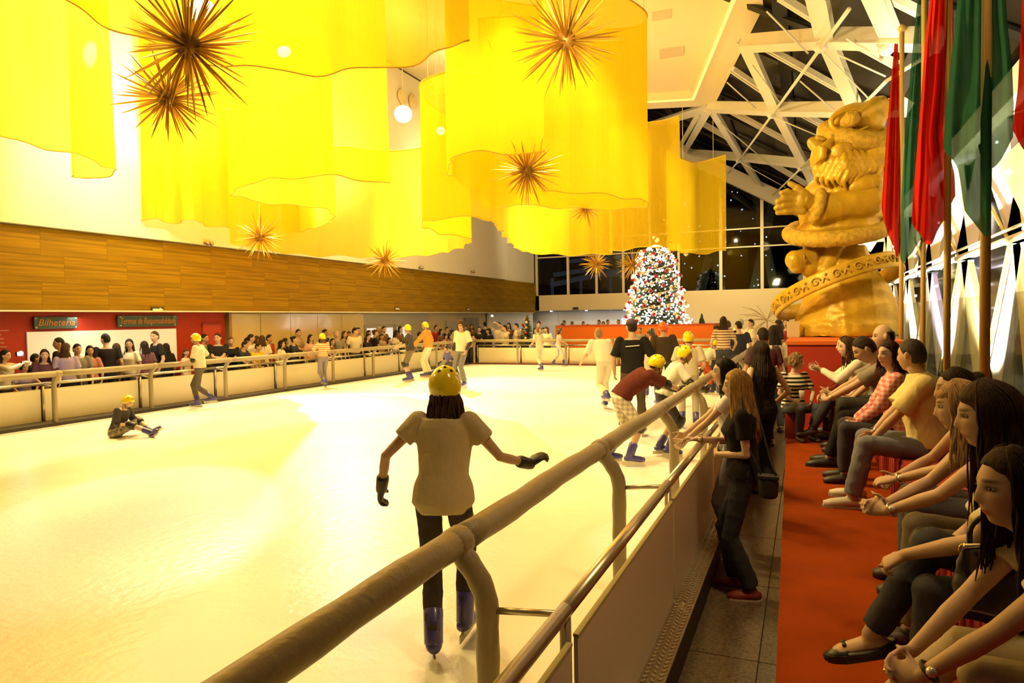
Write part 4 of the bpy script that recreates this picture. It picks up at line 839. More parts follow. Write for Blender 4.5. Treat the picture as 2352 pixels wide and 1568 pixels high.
    def eyes(s, root, yaw=0, iris=(.05, .03, .015)):
        W_ = mat('eye_white', (.50, .43, .35), .35); I_ = mat('iris', iris, .2)
        for sd in (1, -1):
            c = s.hc + s.Rh @ Vector((sd * .0305, .0712, .008)); mb = MB(); mb.ell(c, (.0118, .0080, .0048), 14, 9, s.Rh @ Rz(-sd * 14)); mb.v = [tuple(Vector(v) * s.S) for v in mb.v]; e = mb.build('eye', W_, root, True, world=False)
            g = s.Rh @ Rz(yaw - sd * 6) @ Vector((0, .0060, .0004)); mb = MB(); mb.ell(c + g, (.0072, .0046, .0048), 10, 7, s.Rh); mb.v = [tuple(Vector(v) * s.S) for v in mb.v]; mb.build('iris', I_, e, True, world=False)
    def sc_(s, mb): mb.v = [(v[0] * s.S, v[1] * s.S, v[2] * s.S) for v in mb.v]; return mb
    def helmet(s, root, col, mname):
        c, R_ = s.hc, s.Rh; rs = []; n, m = 28, 12
        for k in range(m):
            el = math.radians(-38 + 126 * k / (m - 1)); ring = []
            for i in range(n):
                az = 2 * math.pi * i / n; A = abs(math.degrees((az + math.pi) % (2 * math.pi) - math.pi)); e = el
                if k < 5: e = max(el, math.radians(18 if A < 55 else (18 - 46 * min(1, (A - 55) / 30) if A < 85 else (-28 + 10 * (A - 85) / 40 if A < 125 else -30))))
                ring.append(c + R_ @ Vector((math.sin(az) * math.cos(e) * .102, math.cos(az) * math.cos(e) * .122 - .008, math.sin(e) * .128 + .012)))
            rs.append(ring)
        mb = MB(); mb.rings(rs); h = s.sc_(mb).build('helmet', mat(mname, col, .18, coat=.6), root, True, world=False)
        for az, el in ((0, 50), (30, 45), (-30, 45), (90, 45), (-90, 45), (150, 45), (-150, 45), (180, 62)):
            a, e = math.radians(az), math.radians(el); d = Vector((math.sin(a) * math.cos(e) * .102, math.cos(a) * math.cos(e) * .122 - .008, math.sin(e) * .128 + .012)); mb = MB(); mb.ell(c + R_ @ d, (.011, .011, .006), 8, 5, R_ @ (d.to_track_quat('Z', 'Y').to_matrix())); s.sc_(mb).build('vent_hole', mat('vent_black', (.02, .015, .01), .6), h, True, world=False)
        mb = MB()
        mb.tube(spline([c + R_ @ Vector((.085, .0, -.03)), c + R_ @ Vector((.07, .035, -.10)), c + R_ @ Vector((0, .055, -.135)), c + R_ @ Vector((-.07, .035, -.10)), c + R_ @ Vector((-.085, 0, -.03))], 4), .006, 6); s.sc_(mb).build('chin_strap', mat('strap_black', (.02, .016, .012), .7), root, True, world=False)
def part_mesh(name, me, m, root, smooth=True): return link(name, me, m, root, smooth)
SKATE = mat('blue_skate', (.045, .04, .22), .35, coat=.3); BLK = mat('black_pad', (.018, .015, .013), .45)
YHEL = (.85, .66, .01)
PEOPLE = []
def person(label, loc, rz, F, tone=(.56, .36, .24), vox=.012, shirt=None, sk=None, trous=None, tk=None, hair=None, hk=None, shoes=None, skates=False, boot=0, sole=None, helmet=None, gloves=False, kneepads=False, elbow=False, eyes=False, group=None, lips=(.46, .13, .09), eyeyaw=0, lo=False):
    r = empty('person', loc, label, 'person', group, math.radians(rz)); PEOPLE.append((label, r, F))
    b = part_mesh('body', F.body(vox, tone, lo, lips), skinmat(), r)
    if shirt is not None: part_mesh('shirt', F.shirt(**(sk or {})), shirt if not isinstance(shirt, tuple) else cloth(shirt), r)
    if trous is not None: part_mesh('trousers', F.trousers(**(tk or {})), trous if not isinstance(trous, tuple) else cloth(trous), r)
    if hair is not None: part_mesh('hair', F.hair(**(hk or {})), hairm(hair), r)
    if skates:
        for sd in (1, -1): q = part_mesh('skate', F.shoe(sd, .014, .32), SKATE, r); part_mesh('blade', F.blade(sd), STEEL, q, False)
    elif shoes is not None:
        for sd in (1, -1):
            q = part_mesh('shoe', F.shoe(sd, .010, boot), mat('shoe_%d_%d_%d' % tuple(int(c * 255) for c in shoes), shoes, .5), r)
            if sole: part_mesh('sole', F.sole(sd), mat('sole_%d' % int(sole[0] * 255), sole, .6), q, False)
    if helmet: F.helmet(r, *helmet)
    for sd in (1, -1):
        if gloves: mb = MB(); F.hand(mb, sd, 1.06, .006); F.sc_(mb); part_mesh('glove', remesh(mb, .009, 2), BLK, r); mb = MB(); a, w_ = F.elb[sd], F.wr[sd]; mb.tube([a.lerp(w_, .62), a.lerp(w_, .7), w_, w_ + (w_ - a) * .1], [.036, .04, .036, .03], 12); F.sc_(mb).build('wrist_guard', BLK, r, True, world=False)
        if elbow: mb = MB(); a = F.elb[sd]; mb.ell(a, (.058, .058, .07), 12, 8); F.sc_(mb).build('elbow_pad', BLK, r, True, world=False)
        if kneepads: mb = MB(); a = F.kn[sd]; d = (F.an[sd] - F.kn[sd]).normalized(); mb.tube([a - d * .09, a - d * .05, a, a + d * .05, a + d * .09], [.07, .082, .086, .08, .066], 14); F.sc_(mb).build('knee_pad', BLK, r, True, world=False)
    if eyes: F.eyes(r, eyeyaw)
    return r
# ================================================================ SPECTATORS on the bench (nearest first), facing the ice
SK = (.60, .40, .27); SK2 = (.50, .31, .19); DENIM = (.055, .055, .07); DBROWN = (.026, .014, .006)
SEAT = .50
def seated(**k):
    d = dict(pel=(0, 0, SEAT), RF=(.11, .44, .08), LF=(-.11, .44, .08), RK=(.1, .5, 1), LK=(-.1, .5, 1), slump=.7)
    d.update(k); return d
def watch(F, root, sd, m, name='watch', r=.029):
    a, w_ = F.elb[sd], F.wr[sd]; d = (w_ - a).normalized(); p = w_ - d * .025; mb = MB(); n_ = 14; u = d.orthogonal().normalized(); v = d.cross(u); ring = [p + (u * math.cos(6.2832 * i / n_) + v * math.sin(6.2832 * i / n_)) * r for i in range(n_ + 1)]
    mb.tube(ring, .006, 6); F.sc_(mb); o = mb.build(name, m, root, True, world=False); mb = MB(); q = p - v * 0 + Vector((-1, 0, .4)).normalized() * r; mb.ell(q, (.016, .016, .016), 10, 6); F.sc_(mb); mb.build('dial', mat('watch_dial', (.8, .75, .6), .2, .5), o, True, world=False)
SILVER = mat('silver', (.7, .66, .58), .25, .9); GOLDM = mat('gold_jewel', (.75, .5, .12), .25, .9)
# 1 nearest woman
F1 = Fig('f', 1.60, **seated(lean=41, side=-4, head=(14, 4, 0), R=(-.02, .63, .46), L=(-.10, .62, .44), RE=(.9, -.3, -.5), LE=(-.9, -.2, -.4), RF=(.42, .60, .10), LF=(-.05, .35, .08), Rh=((-.35, .7, -.35), (-.7, -.2, -.3)), Lh=((.45, .75, -.2), (.7, -.2, -.4)), curl=38))
r1 = person('woman in a cream blouse leaning forward, hands joined, cut off by the right edge', (.835, 2.30, PF), 93, F1, (.62, .42, .29), .0055, (.80, .70, .50), dict(vox=.008, sleeve=.5, wr=.012, off=.016), (.50, .42, .30), dict(vox=.01, wr=.010), DBROWN, dict(style='long', locks=209, length=.30, vox=.009), None, eyes=True, eyeyaw=10)
for sd in (1, -1):
    part_mesh('sandal', F1.sole(sd, .022), mat('sandal_black', (.02, .015, .012), .5), r1, False); a_ = F1.an[sd]; t_ = F1.toe[sd]; w_ = t_.cross(Vector((0, 0, 1))).normalized()
    mb = MB(); mb.tube(spline([a_ + t_ * .06 - w_ * .042 - Vector((0, 0, .06)), a_ + t_ * .08 - Vector((0, 0, .012)), a_ + t_ * .06 + w_ * .042 - Vector((0, 0, .06))], 4), .008, 6); mb.tube([a_ + t_ * .08 - Vector((0, 0, .012)), a_ + t_ * .15 - Vector((0, 0, .05))], .006, 6); F1.sc_(mb); mb.build('strap', mat('sandal_black', (.02, .015, .012), .5), r1, True, world=False)
watch(F1, r1, -1, mat('dark_bracelet', (.05, .03, .02), .4), 'bracelet', .030)
f_ = (F1.wr[1] - F1.elb[1]).normalized(); mb = MB(); mb.ell(F1.wr[-1] + Vector((.45, .75, -.2)).normalized() * .105 + Vector((-.012, 0, .004)), (.0105, .0105, .007), 12, 6); F1.sc_(mb); mb.build('ring', GOLDM, r1, True, world=False)
# 2 woman with long dark hair, crossed legs, ballet flats
F2 = Fig('f', 1.68, **seated(lean=25, side=4, head=(-3, 6, 0), R=(.14, .40, .50), L=(-.03, .50, .60), LE=(-.8, -.5, -.2), RE=(.8, -.6, -.2), LF=(-.06, .44, .08), LK=(-.1, .6, 1), RF=(.06, .60, .25), RK=(.0, .5, 1), RT=(-.05, 1, -.28), Lh=((.2, .75, -.55), (.3, -.2, -.9)), Lcurl=62, curl=30))
r2 = person('woman with very long dark hair and dark jeans, legs crossed in black flats', (.82, 2.84, PF), 91, F2, (.60, .40, .26), .0055, (.82, .72, .48), dict(vox=.008, sleeve=.8, wr=.016, off=.014), DENIM, dict(vox=.009, wr=.010, off=.012), (.035, .016, .008), dict(style='long', locks=285, length=.40, vox=.009, vol=1.08), None, eyes=True, eyeyaw=4)
FLAT = mat('black_flat', (.022, .018, .016), .4)
for sd in (1, -1):
    q = part_mesh('ballet_flat', F2.sole(sd, .030), FLAT, r2, False); a_ = F2.an[sd]; t_ = F2.toe[sd]; up_ = Vector((0, 0, 1)); up_ = (up_ - t_ * up_.dot(t_)).normalized(); w_ = t_.cross(up_)
    mb = MB(); mb.tube([a_ + t_ * .095 - up_ * .055, a_ + t_ * .14 - up_ * .058, a_ + t_ * .19 - up_ * .066], [.045, .042, .02], 12, flat=.62, ref=up_); mb.tube(spline([a_ + t_ * .10 + w_ * .045 - up_ * .055, a_ - t_ * .0 + w_ * .046 - up_ * .052, a_ - t_ * .075 - up_ * .04, a_ - w_ * .046 - up_ * .052, a_ + t_ * .10 - w_ * .045 - up_ * .055], 4), .014, 6); F2.sc_(mb); mb.build('toe_cap', FLAT, q, True, world=False)
    mb = MB(); b_ = a_ + t_ * .105 - up_ * .022; mb.ell(b_ + w_ * .013, (.014, .009, .008), 8, 5); mb.ell(b_ - w_ * .013, (.014, .009, .008), 8, 5); F2.sc_(mb); mb.build('bow', FLAT, q, True, world=False)
mb = MB(); mb.box(F2.wr[-1] + Vector((.2, .75, -.55)).normalized() * .098 + Vector((-.02, 0, .006)), (.014, .014, .008)); F2.sc_(mb); mb.build('ring', SILVER, r2, world=False)
watch(F2, r2, 1, GOLDM, 'bracelet', .03)
# her black handbag on the lap
hb = empty('handbag', (.60, 2.56, 1.0), 'shiny black leather handbag on the lap of the woman in jeans', 'bag', rz=math.radians(20))
LEA = mat('black_leather', (.016, .013, .011), .28, bump=.3, bscale=25, coat=.2)
mb = MB(); mb.rings([[Vector((math.cos(6.2832 * i / 24) * a, math.sin(6.2832 * i / 24) * b, z)) for i in range(24)] for z, a, b in ((-.09, .15, .06), (-.07, .18, .085), (0, .185, .08), (.07, .17, .055), (.11, .16, .025))]); me_ = remesh(mb, .008, 4); wrinkle(me_, .02, 22, 4); part_mesh('body', me_, LEA, hb)
for s_ in (-1, 1): mb = MB(); mb.tube(spline([(-.12, .03 * s_, .09), (-.10, .045 * s_, .17), (0, .05 * s_, .21), (.10, .045 * s_, .17), (.12, .03 * s_, .09)], 5), .009, 8); mb.build('handle', LEA, hb, True, world=False)
for s_ in (-1, 1): mb = MB(); mb.tube([Vector((.12 * s_ + .018 * math.cos(a), .052, .085 + .018 * math.sin(a))) for a in np.linspace(0, 6.28, 13)], .004, 6); mb.build('buckle', GOLDM, hb, True, world=False)
mb = MB(); mb.tube([(-.155, 0, .112), (0, .0, .118), (.155, 0, .112)], .008, 6); mb.build('zip', SILVER, hb, True, world=False)
# 3 light brown haired woman in blue
F3 = Fig('f', 1.64, **seated(lean=30, head=(-8, 8, 0), R=(.03, .56, .62), L=(-.05, .57, .60), RE=(.8, -.3, -.4), LE=(-.9, -.3, -.4), Rh=((-.35, .8, -.1), (-.8, -.3, -.2)), Lh=((.35, .8, .05), (.8, -.3, -.3)), curl=28, RF=(.1, .46, .08), LF=(-.10, .48, .08)))
r3 = person('woman with light brown hair and blue top, hands joined, wearing a silver watch', (.88, 3.50, PF), 90, F3, (.62, .42, .28), .006, (.035, .04, .20), dict(vox=.009, sleeve=.35, wr=.012), (.20, .17, .12), dict(vox=.011, wr=.008), (.34, .20, .08), dict(style='fringe', locks=171, length=.24, vox=.01), (.05, .03, .02), eyes=True)
watch(F3, r3, -1, SILVER); 
# 4 woman with swept back dark hair in orange
F4 = Fig('f', 1.63, **seated(lean=25, head=(-4, 4, 0), R=(.10, .50, .60), L=(-.06, .52, .62), RE=(.8, -.4, -.3), LE=(-.9, -.4, -.3), Lh=((.3, .85, -.2), (.4, -.2, -.9)), curl=30))
r4 = person('woman with swept back dark hair and orange top beside the yellow polo shirt', (.93, 4.12, PF), 90, F4, (.58, .38, .25), .007, (.80, .22, .03), dict(vox=.010, sleeve=.25, wr=.010), (.10, .10, .12), dict(vox=.012), DBROWN, dict(style='bun', locks=114, vox=.010), (.03, .02, .02), eyes=True)
watch(F4, r4, -1, SILVER)
# 5 man in the yellow polo
F5 = Fig('m', 1.70, build=1.10, **seated(lean=11, head=(-34, 4, 0), R=(-.01, .46, .43), L=(-.06, .45, .42), RE=(.8, -.5, -.3), LE=(-.9, -.5, -.1), RF=(.16, .48, .08), LF=(-.15, .52, .08), Rh=((-.25, .8, -.4), (-.8, -.1, -.5)), Lh=((.3, .8, -.45), (.6, -.1, -.8)), curl=30))
r5 = person('heavy grey haired man in a pale yellow polo shirt and faded jeans', (.84, 5.84, PF), 88, F5, (.60, .38, .24), .007, (.84, .70, .30), dict(vox=.010, sleeve=.85, wr=.012, loose=.012, flare=.014, off=.012, collar=1), (.20, .205, .25), dict(vox=.011, wr=.010, off=.016, wide=.01), (.055, .04, .03), dict(style='short', vox=.009), (.62, .55, .44), sole=(.5, .45, .36))
watch(F5, r5, 1, mat('dark_bracelet', (.05, .03, .02), .4), 'wristband', .033)
# 6 woman in pink gingham
GING = stripes('pink_gingham', (.62, .16, .16), (.80, .50, .46), 26, 2, True)
F6 = Fig('f', 1.64, **seated(lean=8, head=(38, 0, 0), R=(.04, .34, .56), L=(-.04, .33, .54), RE=(.9, -.4, -.4), LE=(-.9, -.5, -.3), curl=30))
r6 = person('woman in a pink gingham shirt with shoulder length dark hair', (.73, 6.62, PF), 90, F6, (.62, .42, .29), .007, GING, dict(vox=.011, sleeve=1.85, wr=.010, loose=.006, off=.014), (.05, .045, .06), dict(vox=.012), (.035, .014, .008), dict(style='long', locks=114, length=.14, vox=.010), (.04, .025, .02), eyes=True, eyeyaw=0)
# 7 man in grey T-shirt looking down
F7 = Fig('m', 1.74, **seated(lean=23, head=(8, 30, 0), R=(.02, .62, .60), L=(-.04, .63, .58), RE=(.9, -.3, -.5), LE=(-.9, -.3, -.4), RF=(.10, .52, .08), LF=(-.12, .56, .08), curl=40, Rh=((-.4, .8, 0), (-.7, 0, -.4)), Lh=((.4, .8, 0), (.7, 0, -.4))))
r7 = person('man in a grey T-shirt and black trousers looking down at his hands', (.77, 7.30, PF), 90, F7, (.56, .36, .23), .007, (.26, .22, .17), dict(vox=.011, sleeve=.7, wr=.010, loose=.008, flare=.01), (.015, .013, .012), dict(vox=.012, wr=.008), (.035, .022, .014), dict(style='short', vox=.01), (.015, .012, .01), sole=(.03, .02, .02))
watch(F7, r7, -1, mat('gold_jewel', (.75, .5, .12), .25, .9))
# 8 bald man behind
F8 = Fig('m', 1.80, build=1.1, **seated(lean=4, head=(4, 6, 0), R=(.1, .35, .55), L=(-.1, .35, .55), RE=(.9, -.4, -.4), LE=(-.9, -.4, -.4)))
person('balding man looking left, sitting in front of the statue plinth', (.82, 8.10, PF), 92, F8, (.60, .38, .24), .008, (.10, .06, .035), dict(vox=.012), (.05, .045, .04), dict(vox=.014), (.02, .014, .01), dict(style='bald', vox=.009), (.03, .02, .02))
# 9 woman in white shirt with open hands
F9 = Fig('f', 1.66, **seated(lean=26, head=(8, 2, 0), R=(.12, .52, .84), L=(-.12, .52, .86), RE=(.7, -.2, -.8), LE=(-.7, -.2, -.8), Rh=((-.1, .9, .1), (-.6, 0, .7)), Lh=((.1, .9, .25), (.7, 0, .6)), curl=12, Rspread=9, Lspread=9, LF=(-.1, .62, .16), LT=(-.1, 1, -.15)))
person('dark haired woman in a white shirt gesturing with both hands, seated near the plinth', (.66, 8.62, PF), 92, F9, (.62, .42, .29), .008, (.82, .74, .58), dict(vox=.012, sleeve=1.8, wr=.010, off=.016), (.06, .055, .06), dict(vox=.014), (.05, .022, .01), dict(style='long', locks=95, length=.26, vox=.011), (.05, .03, .02))
# 10 woman behind her
F10 = Fig('f', 1.68, **seated(lean=30, head=(6, 0, 0), R=(.1, .45, .55), L=(-.1, .45, .55), RE=(.9, -.4, -.4), LE=(-.9, -.4, -.4)))
person('woman with dark short hair and maroon top, half hidden behind the woman in white', (.69, 9.12, PF), 92, F10, (.60, .40, .27), .009, (.16, .02, .015), dict(vox=.013, sleeve=1.8), (.45, .36, .22), dict(vox=.014), DBROWN, dict(style='bun', vox=.011), (.05, .03, .02))
# 11 curly haired person in stripes on a small red block
m = MB(); m.box((-.13, 8.82, PF + .15), (.20, .30, .30)); m.build('seat_block', mat('red_bench_cloth', (.36, .03, .012), .9), None, label='small red block seat at the platform edge', cat='seat')
STRP = stripes('bw_stripes', (.75, .66, .48), (.02, .016, .014), 22, 2)
F11 = Fig('f', 1.38, **seated(pel=(0, 0, .46), lean=6, head=(46, 2, 0), R=(.12, .28, .56), L=(-.1, .3, .55), RE=(.9, -.3, -.6), LE=(-.9, -.3, -.6), RF=(.08, .30, .08), LF=(-.10, .32, .08)))
r11 = person('child with curly hair and a black and white striped top, sitting by the plinth', (-.14, 8.78, PF), -150, F11, (.58, .38, .26), .008, STRP, dict(vox=.012, sleeve=.75, off=.014), (.07, .07, .10), dict(vox=.013), (.20, .12, .055), dict(style='curly', locks=76, vox=.010), (.05, .03, .02))
m = MB(); cgl = r11.matrix_basis @ (F11.wr[-1] * F11.S); c_ = Vector((-.045, 8.53, PF + .50)); m.rings([[c_ + Vector((math.cos(6.283 * i / 14) * a, math.sin(6.283 * i / 14) * a, z)) for i in range(14)] for z, a in ((0, .022), (.005, .024), (.09, .032))]); m.build('drinking_glass', mat('glass_tumbler', (.75, .65, .45), .1, spec=.8), None, True, label='small clear drinking glass held by the curly haired child', cat='glass')
# ================================================================ STANDING in the aisle
FL = -.2
F12 = Fig('f', 1.64, lean=2, head=(2, 2, 0), R=(.06, .34, 1.16), L=(-.03, .19, 1.07), RE=(.6, -.2, -.9), LE=(-.5, -1, -.2), RF=(.10, .06, .08), LF=(-.09, -.06, .08), Rh=((-.1, .9, .05), (-.3, 0, -1)), Lh=((.95, .25, .0), (.1, -1, 0)), curl=35)
r12 = person('woman with long blond hair, black T-shirt and red sneakers standing at the barrier', (-.42, 5.20, FL), 92, F12, (.62, .42, .28), .006, (.018, .014, .016), dict(vox=.009, sleeve=.6, wr=.012, off=.012), (.045, .045, .055), dict(vox=.010, wr=.012, off=.010, wide=.018), (.42, .25, .08), dict(style='long', locks=247, length=.36, vox=.009, vol=1.05), (.25, .03, .025), sole=(.62, .52, .38), eyes=True)
m = MB(); q = F12.waist + Vector((0, .125, .17)); m.ell(q, (.09, .012, .075), 14, 8); F12.sc_(m); m.build('shirt_print', mat('red_print', (.30, .02, .02), .8), r12, True, world=False)
watch(F12, r12, 1, mat('wood_beads', (.30, .14, .05), .5), 'bracelet', .031)
cb = empty('camera_bag', (-.24, 5.0, .66), 'small black camera bag hanging at the hip of the blond woman', 'bag')
m = MB(); m.rings([[Vector((math.cos(6.2832 * i / 20) * a, math.sin(6.2832 * i / 20) * b, z)) for i in range(20)] for z, a, b in ((-.08, .045, .035), (-.065, .062, .047), (.02, .07, .05), (.065, .062, .047))]); part_mesh('body', remesh(m, .01, 3), mat('black_nylon', (.016, .015, .016), .6), cb)
m = MB(); m.box((0, 0, .07), (.14, .10, .02)); m.build('flap', mat('black_nylon', (.016, .015, .016), .6), cb, world=False)
m = MB(); m.tube(spline([(-.05, .02, .08), (-.14, .06, .30), (-.18, .12, .62), (-.16, .20, .72), (-.10, .22, .55), (.0, .10, .2), (.05, .02, .08)], 5), .011, 6, flat=.4); m.build('strap', mat('black_nylon', (.016, .015, .016), .6), cb, True, world=False)
F13 = Fig('f', 1.68, lean=6, head=(4, 2, 0), R=(.12, .42, 1.02), L=(-.12, .40, 1.0), RE=(.6, -.6, -.5), LE=(-.6, -.6, -.5), curl=40)
person('dark haired woman in a white top just behind the blond woman at the barrier', (-.56, 6.05, FL), 95, F13, SK, .008, (.78, .72, .72), dict(vox=.011, sleeve=.5, wr=.010), (.20, .19, .19), dict(vox=.012, wr=.008), (.02, .012, .01), dict(style='long', locks=133, length=.34, vox=.010), (.30, .27, .22), sole=(.6, .5, .4), eyes=True)
F14 = Fig('f', 1.74, lean=0, head=(5, 0, 0), R=(.22, .10, .98), L=(-.24, .06, .98), RE=(.6, -.8, -.2), LE=(-.6, -.8, -.2), curl=30)
person('woman seen from behind in a black sleeveless top, standing in the aisle', (-.46, 8.3, FL), 40, F14, SK, .008, (.014, .012, .012), dict(vox=.011, sleeve=0, wr=.008), (.02, .018, .02), dict(vox=.012, wr=.01, wide=.02), (.028, .016, .01), dict(style='long', locks=171, length=.32, vox=.010), (.03, .02, .02))
F15 = Fig('m', 1.84, head=(-10, 2, 0), R=(.2, .25, 1.05), L=(-.2, .25, 1.05), curl=30)
person('tall dark haired man in a plum shirt standing beyond the woman in black', (-.60, 11.2, FL), 30, F15, SK2, .010, (.085, .05, .055), dict(vox=.013, sleeve=.7, loose=.006), (.04, .04, .05), dict(vox=.014), (.018, .012, .009), dict(style='short', vox=.011), (.03, .02, .02))
# ================================================================ SKATERS on the ice (placed by their feet) and people at the far end
def at_ice(px, py): p = PZ(px, py, .118 * 0 + 0.0); return p
def skh(p, px, py): return PY_(px, py, p.y).z
SKZ = .045
def skater(label, px, pf, pt, rz, kw, helm=True, px_t=None, sex='m', **pk):
    p = at_ice(px, pf); h = skh(p, px_t or px, pt) - SKZ - (.03 if helm else 0); k = dict(kw); hs = k.pop('hscale', 1.0)
    F = Fig(sex, h * hs, **k); pk.setdefault('vox', .013 if p.y > 7 else .009); pk.setdefault('skates', True)
    return person(label, (p.x, p.y, SKZ), rz, F, helmet=(pk.pop('hcol', YHEL), pk.pop('hname', 'yellow_helmet')) if helm else None, **pk)
CREAMS = (.74, .66, .50); JEAN = (.10, .11, .14)
# blurred skater in front: striding, arms out
FA = Fig('f', 1.56, lean=10, twist=-8, head=(10, 6, 0), R=(.52, .22, 1.05), L=(-.40, .12, .93), RE=(.4, -.4, -1), LE=(-.6, -.6, 0), RF=(.10, .16, .10), LF=(-.06, -.12, .10), LK=(-.1, 1, 0), RT=(.25, 1, 0), LT=(-.2, 1, 0), pel=(0, 0, .90), Rh=((.8, .3, .5), (0, .3, -1)), curl=35)
person('nearest skater, yellow helmet and beige top, striding away with arms out', (-1.84, 3.28, SKZ), 22, FA, SK2, .008, (.50, .40, .24), dict(vox=.010, sleeve=.5, wr=.008, off=.024, lo=0), (.045, .035, .03), dict(vox=.011, wr=.01), (.05, .025, .012), dict(style='long', length=.22, locks=90, vox=.010), skates=True, helmet=(YHEL, 'yellow_helmet'), gloves=True)
# boy in dark red bending over the rail
PB = at_ice(1448, 1068)
FB = Fig('m', 1.58, pel=(0, -.06, .88), lean=58, head=(10, 22, 0), R=(.12, .78, .93), L=(-.16, .74, .93), RE=(.6, -.2, -.9), LE=(-.6, -.2, -.9), RF=(.10, .02, .10), LF=(-.12, -.22, .10), slump=.4, curl=50)
person('boy in a dark red T-shirt and yellow helmet bending forward to the rail', (PB.x - .05, PB.y, SKZ), -62, FB, SK2, .009, (.11, .025, .015), dict(vox=.011, sleeve=.8, wr=.012, loose=.020), stripes('plaid_shorts', (.75, .68, .55), (.42, .36, .28), 16, 2, True), dict(vox=.012, to=.55, wr=.006, off=.016), DBROWN, dict(style='short', vox=.012), skates=True, helmet=(YHEL, 'yellow_helmet'), gloves=True, kneepads=True, elbow=True)
PC_ = at_ice(1528, 1052)
FC = Fig('m', 1.50, pel=(0, -.03, .90), lean=34, head=(-4, 6, 0), R=(.14, .52, .98), L=(-.14, .50, .98), RE=(.8, -.2, -.5), LE=(-.8, -.2, -.5), RF=(.10, .02, .10), LF=(-.10, -.1, .10), curl=50)
person('boy in a white T-shirt and shiny yellow helmet holding the rail', (PC_.x, PC_.y + .1, SKZ), -74, FC, SK2, .009, (.80, .74, .60), dict(vox=.011, sleeve=.8, wr=.010, loose=.012), (.06, .055, .06), dict(vox=.012, to=.62, wr=.01), DBROWN, dict(style='short', vox=.012), skates=True, helmet=(YHEL, 'yellow_helmet'), gloves=True, kneepads=True, elbow=True)
def sk_simple(label, px, py_f, top, rz, **k): return skater(label, px, py_f, top, rz, **k)
ST = dict(R=(.22, .18, .98), L=(-.22, .18, .98), RF=(.12, 0, .10), LF=(-.12, .05, .10))
skater('skater in a beige shirt and yellow helmet turned away, behind the boy in white', 1583, 985, 758, 10, dict(ST, lean=12), shirt=(.62, .54, .38), sk=dict(vox=.014, sleeve=.8, loose=.01), trous=(.42, .37, .28), tk=dict(vox=.014), hair=DBROWN, hk=dict(style='short', vox=.013), gloves=True)
skater('small skater with yellow helmet and red leg guards leaning on the far rail', 1622, 905, 766, -60, dict(lean=40, pel=(0, -.05, .88), head=(0, 20, 0), R=(.14, .5, .95), L=(-.14, .5, .95), RF=(.1, 0, .1), LF=(-.1, -.15, .1)), shirt=(.60, .56, .45), sk=dict(vox=.014, sleeve=.8), trous=(.45, .08, .03), tk=dict(vox=.014), hair=DBROWN, hk=dict(style='short', vox=.013), gloves=True)
p = PZ(1663, 907, 0)
FD = Fig('f', PY_(1665, 727, p.y).z - SKZ, R=(.24, .2, 1.0), L=(-.24, .2, 1.0), lean=4)
person('woman with a long dark ponytail and striped top seen from behind at the far rail', (p.x, p.y, SKZ), 10, FD, SK, .012, stripes('tan_stripes', (.70, .58, .40), (.26, .12, .07), 16, 2), dict(vox=.014, sleeve=.7), (.05, .05, .07), dict(vox=.015), DBROWN, dict(style='long', length=.36, vox=.012), skates=True)
# man in black T-shirt and cap, back turned
p = Vector((-2.46, 10.4, 0))
FE = Fig('m', 1.76, R=(.30, .06, .92), L=(-.27, .10, .90), RE=(.5, -.9, 0), LE=(-.5, -.9, 0), lean=2, head=(12, 4, 0), RF=(.14, 0, .1), LF=(-.14, 0, .1), curl=30)
rE = person('man in a black T-shirt and dark cap seen from behind on the ice', (p.x, p.y, SKZ), 14, FE, SK2, .010, (.014, .013, .013), dict(vox=.012, sleeve=.85, loose=.012, wr=.01), (.075, .055, .03), dict(vox=.013, wr=.012, wide=.02), DBROWN, dict(style='short', vox=.012), skates=True)
m = MB(); m.rings([[FE.hc + FE.Rh @ Vector((math.cos(6.283 * i / 20) * a, math.sin(6.283 * i / 20) * b, z)) for i in range(20)] for z, a, b in ((.04, .088, .108), (.08, .085, .104), (.115, .06, .075), (.13, .02, .03))]); m.tube([FE.hc + FE.Rh @ Vector((0, .08, .05)), FE.hc + FE.Rh @ Vector((0, .15, .045)), FE.hc + FE.Rh @ Vector((0, .18, .04))], [.075, .07, .03], 12, flat=.12); FE.sc_(m); m.build('cap', mat('cap_purple', (.06, .03, .045), .8), rE, True, world=False)
m = MB(); a = FE.waist + FE.Rt @ Vector((0, -.152, .24)); m.beam(a - FE.Rt @ Vector((.10, 0, .008)), a + FE.Rt @ Vector((.10, 0, .008)), .012, .012); FE.sc_(m); m.build('shirt_stripe', mat('pale_stripe', (.8, .74, .6), .7), rE, world=False)
skater('skater in a brown jacket and orange helmet seen from behind', 1526, 935, 737, 20, dict(ST, lean=6), shirt=(.055, .035, .02), sk=dict(vox=.014, sleeve=1.9, loose=.02), trous=(.06, .05, .045), tk=dict(vox=.014), hair=DBROWN, hk=dict(style='short', vox=.013), hcol=(.70, .10, .015), hname='orange_helmet')
skater('child in a black helmet and pale printed shirt beside the brown jacket', 1497, 915, 752, 15, dict(ST), shirt=(.60, .52, .38), sk=dict(vox=.014, sleeve=.9), trous=(.55, .48, .36), tk=dict(vox=.014), hair=DBROWN, hk=dict(style='short', vox=.013), hcol=(.03, .025, .025), hname='black_helmet', gloves=True)
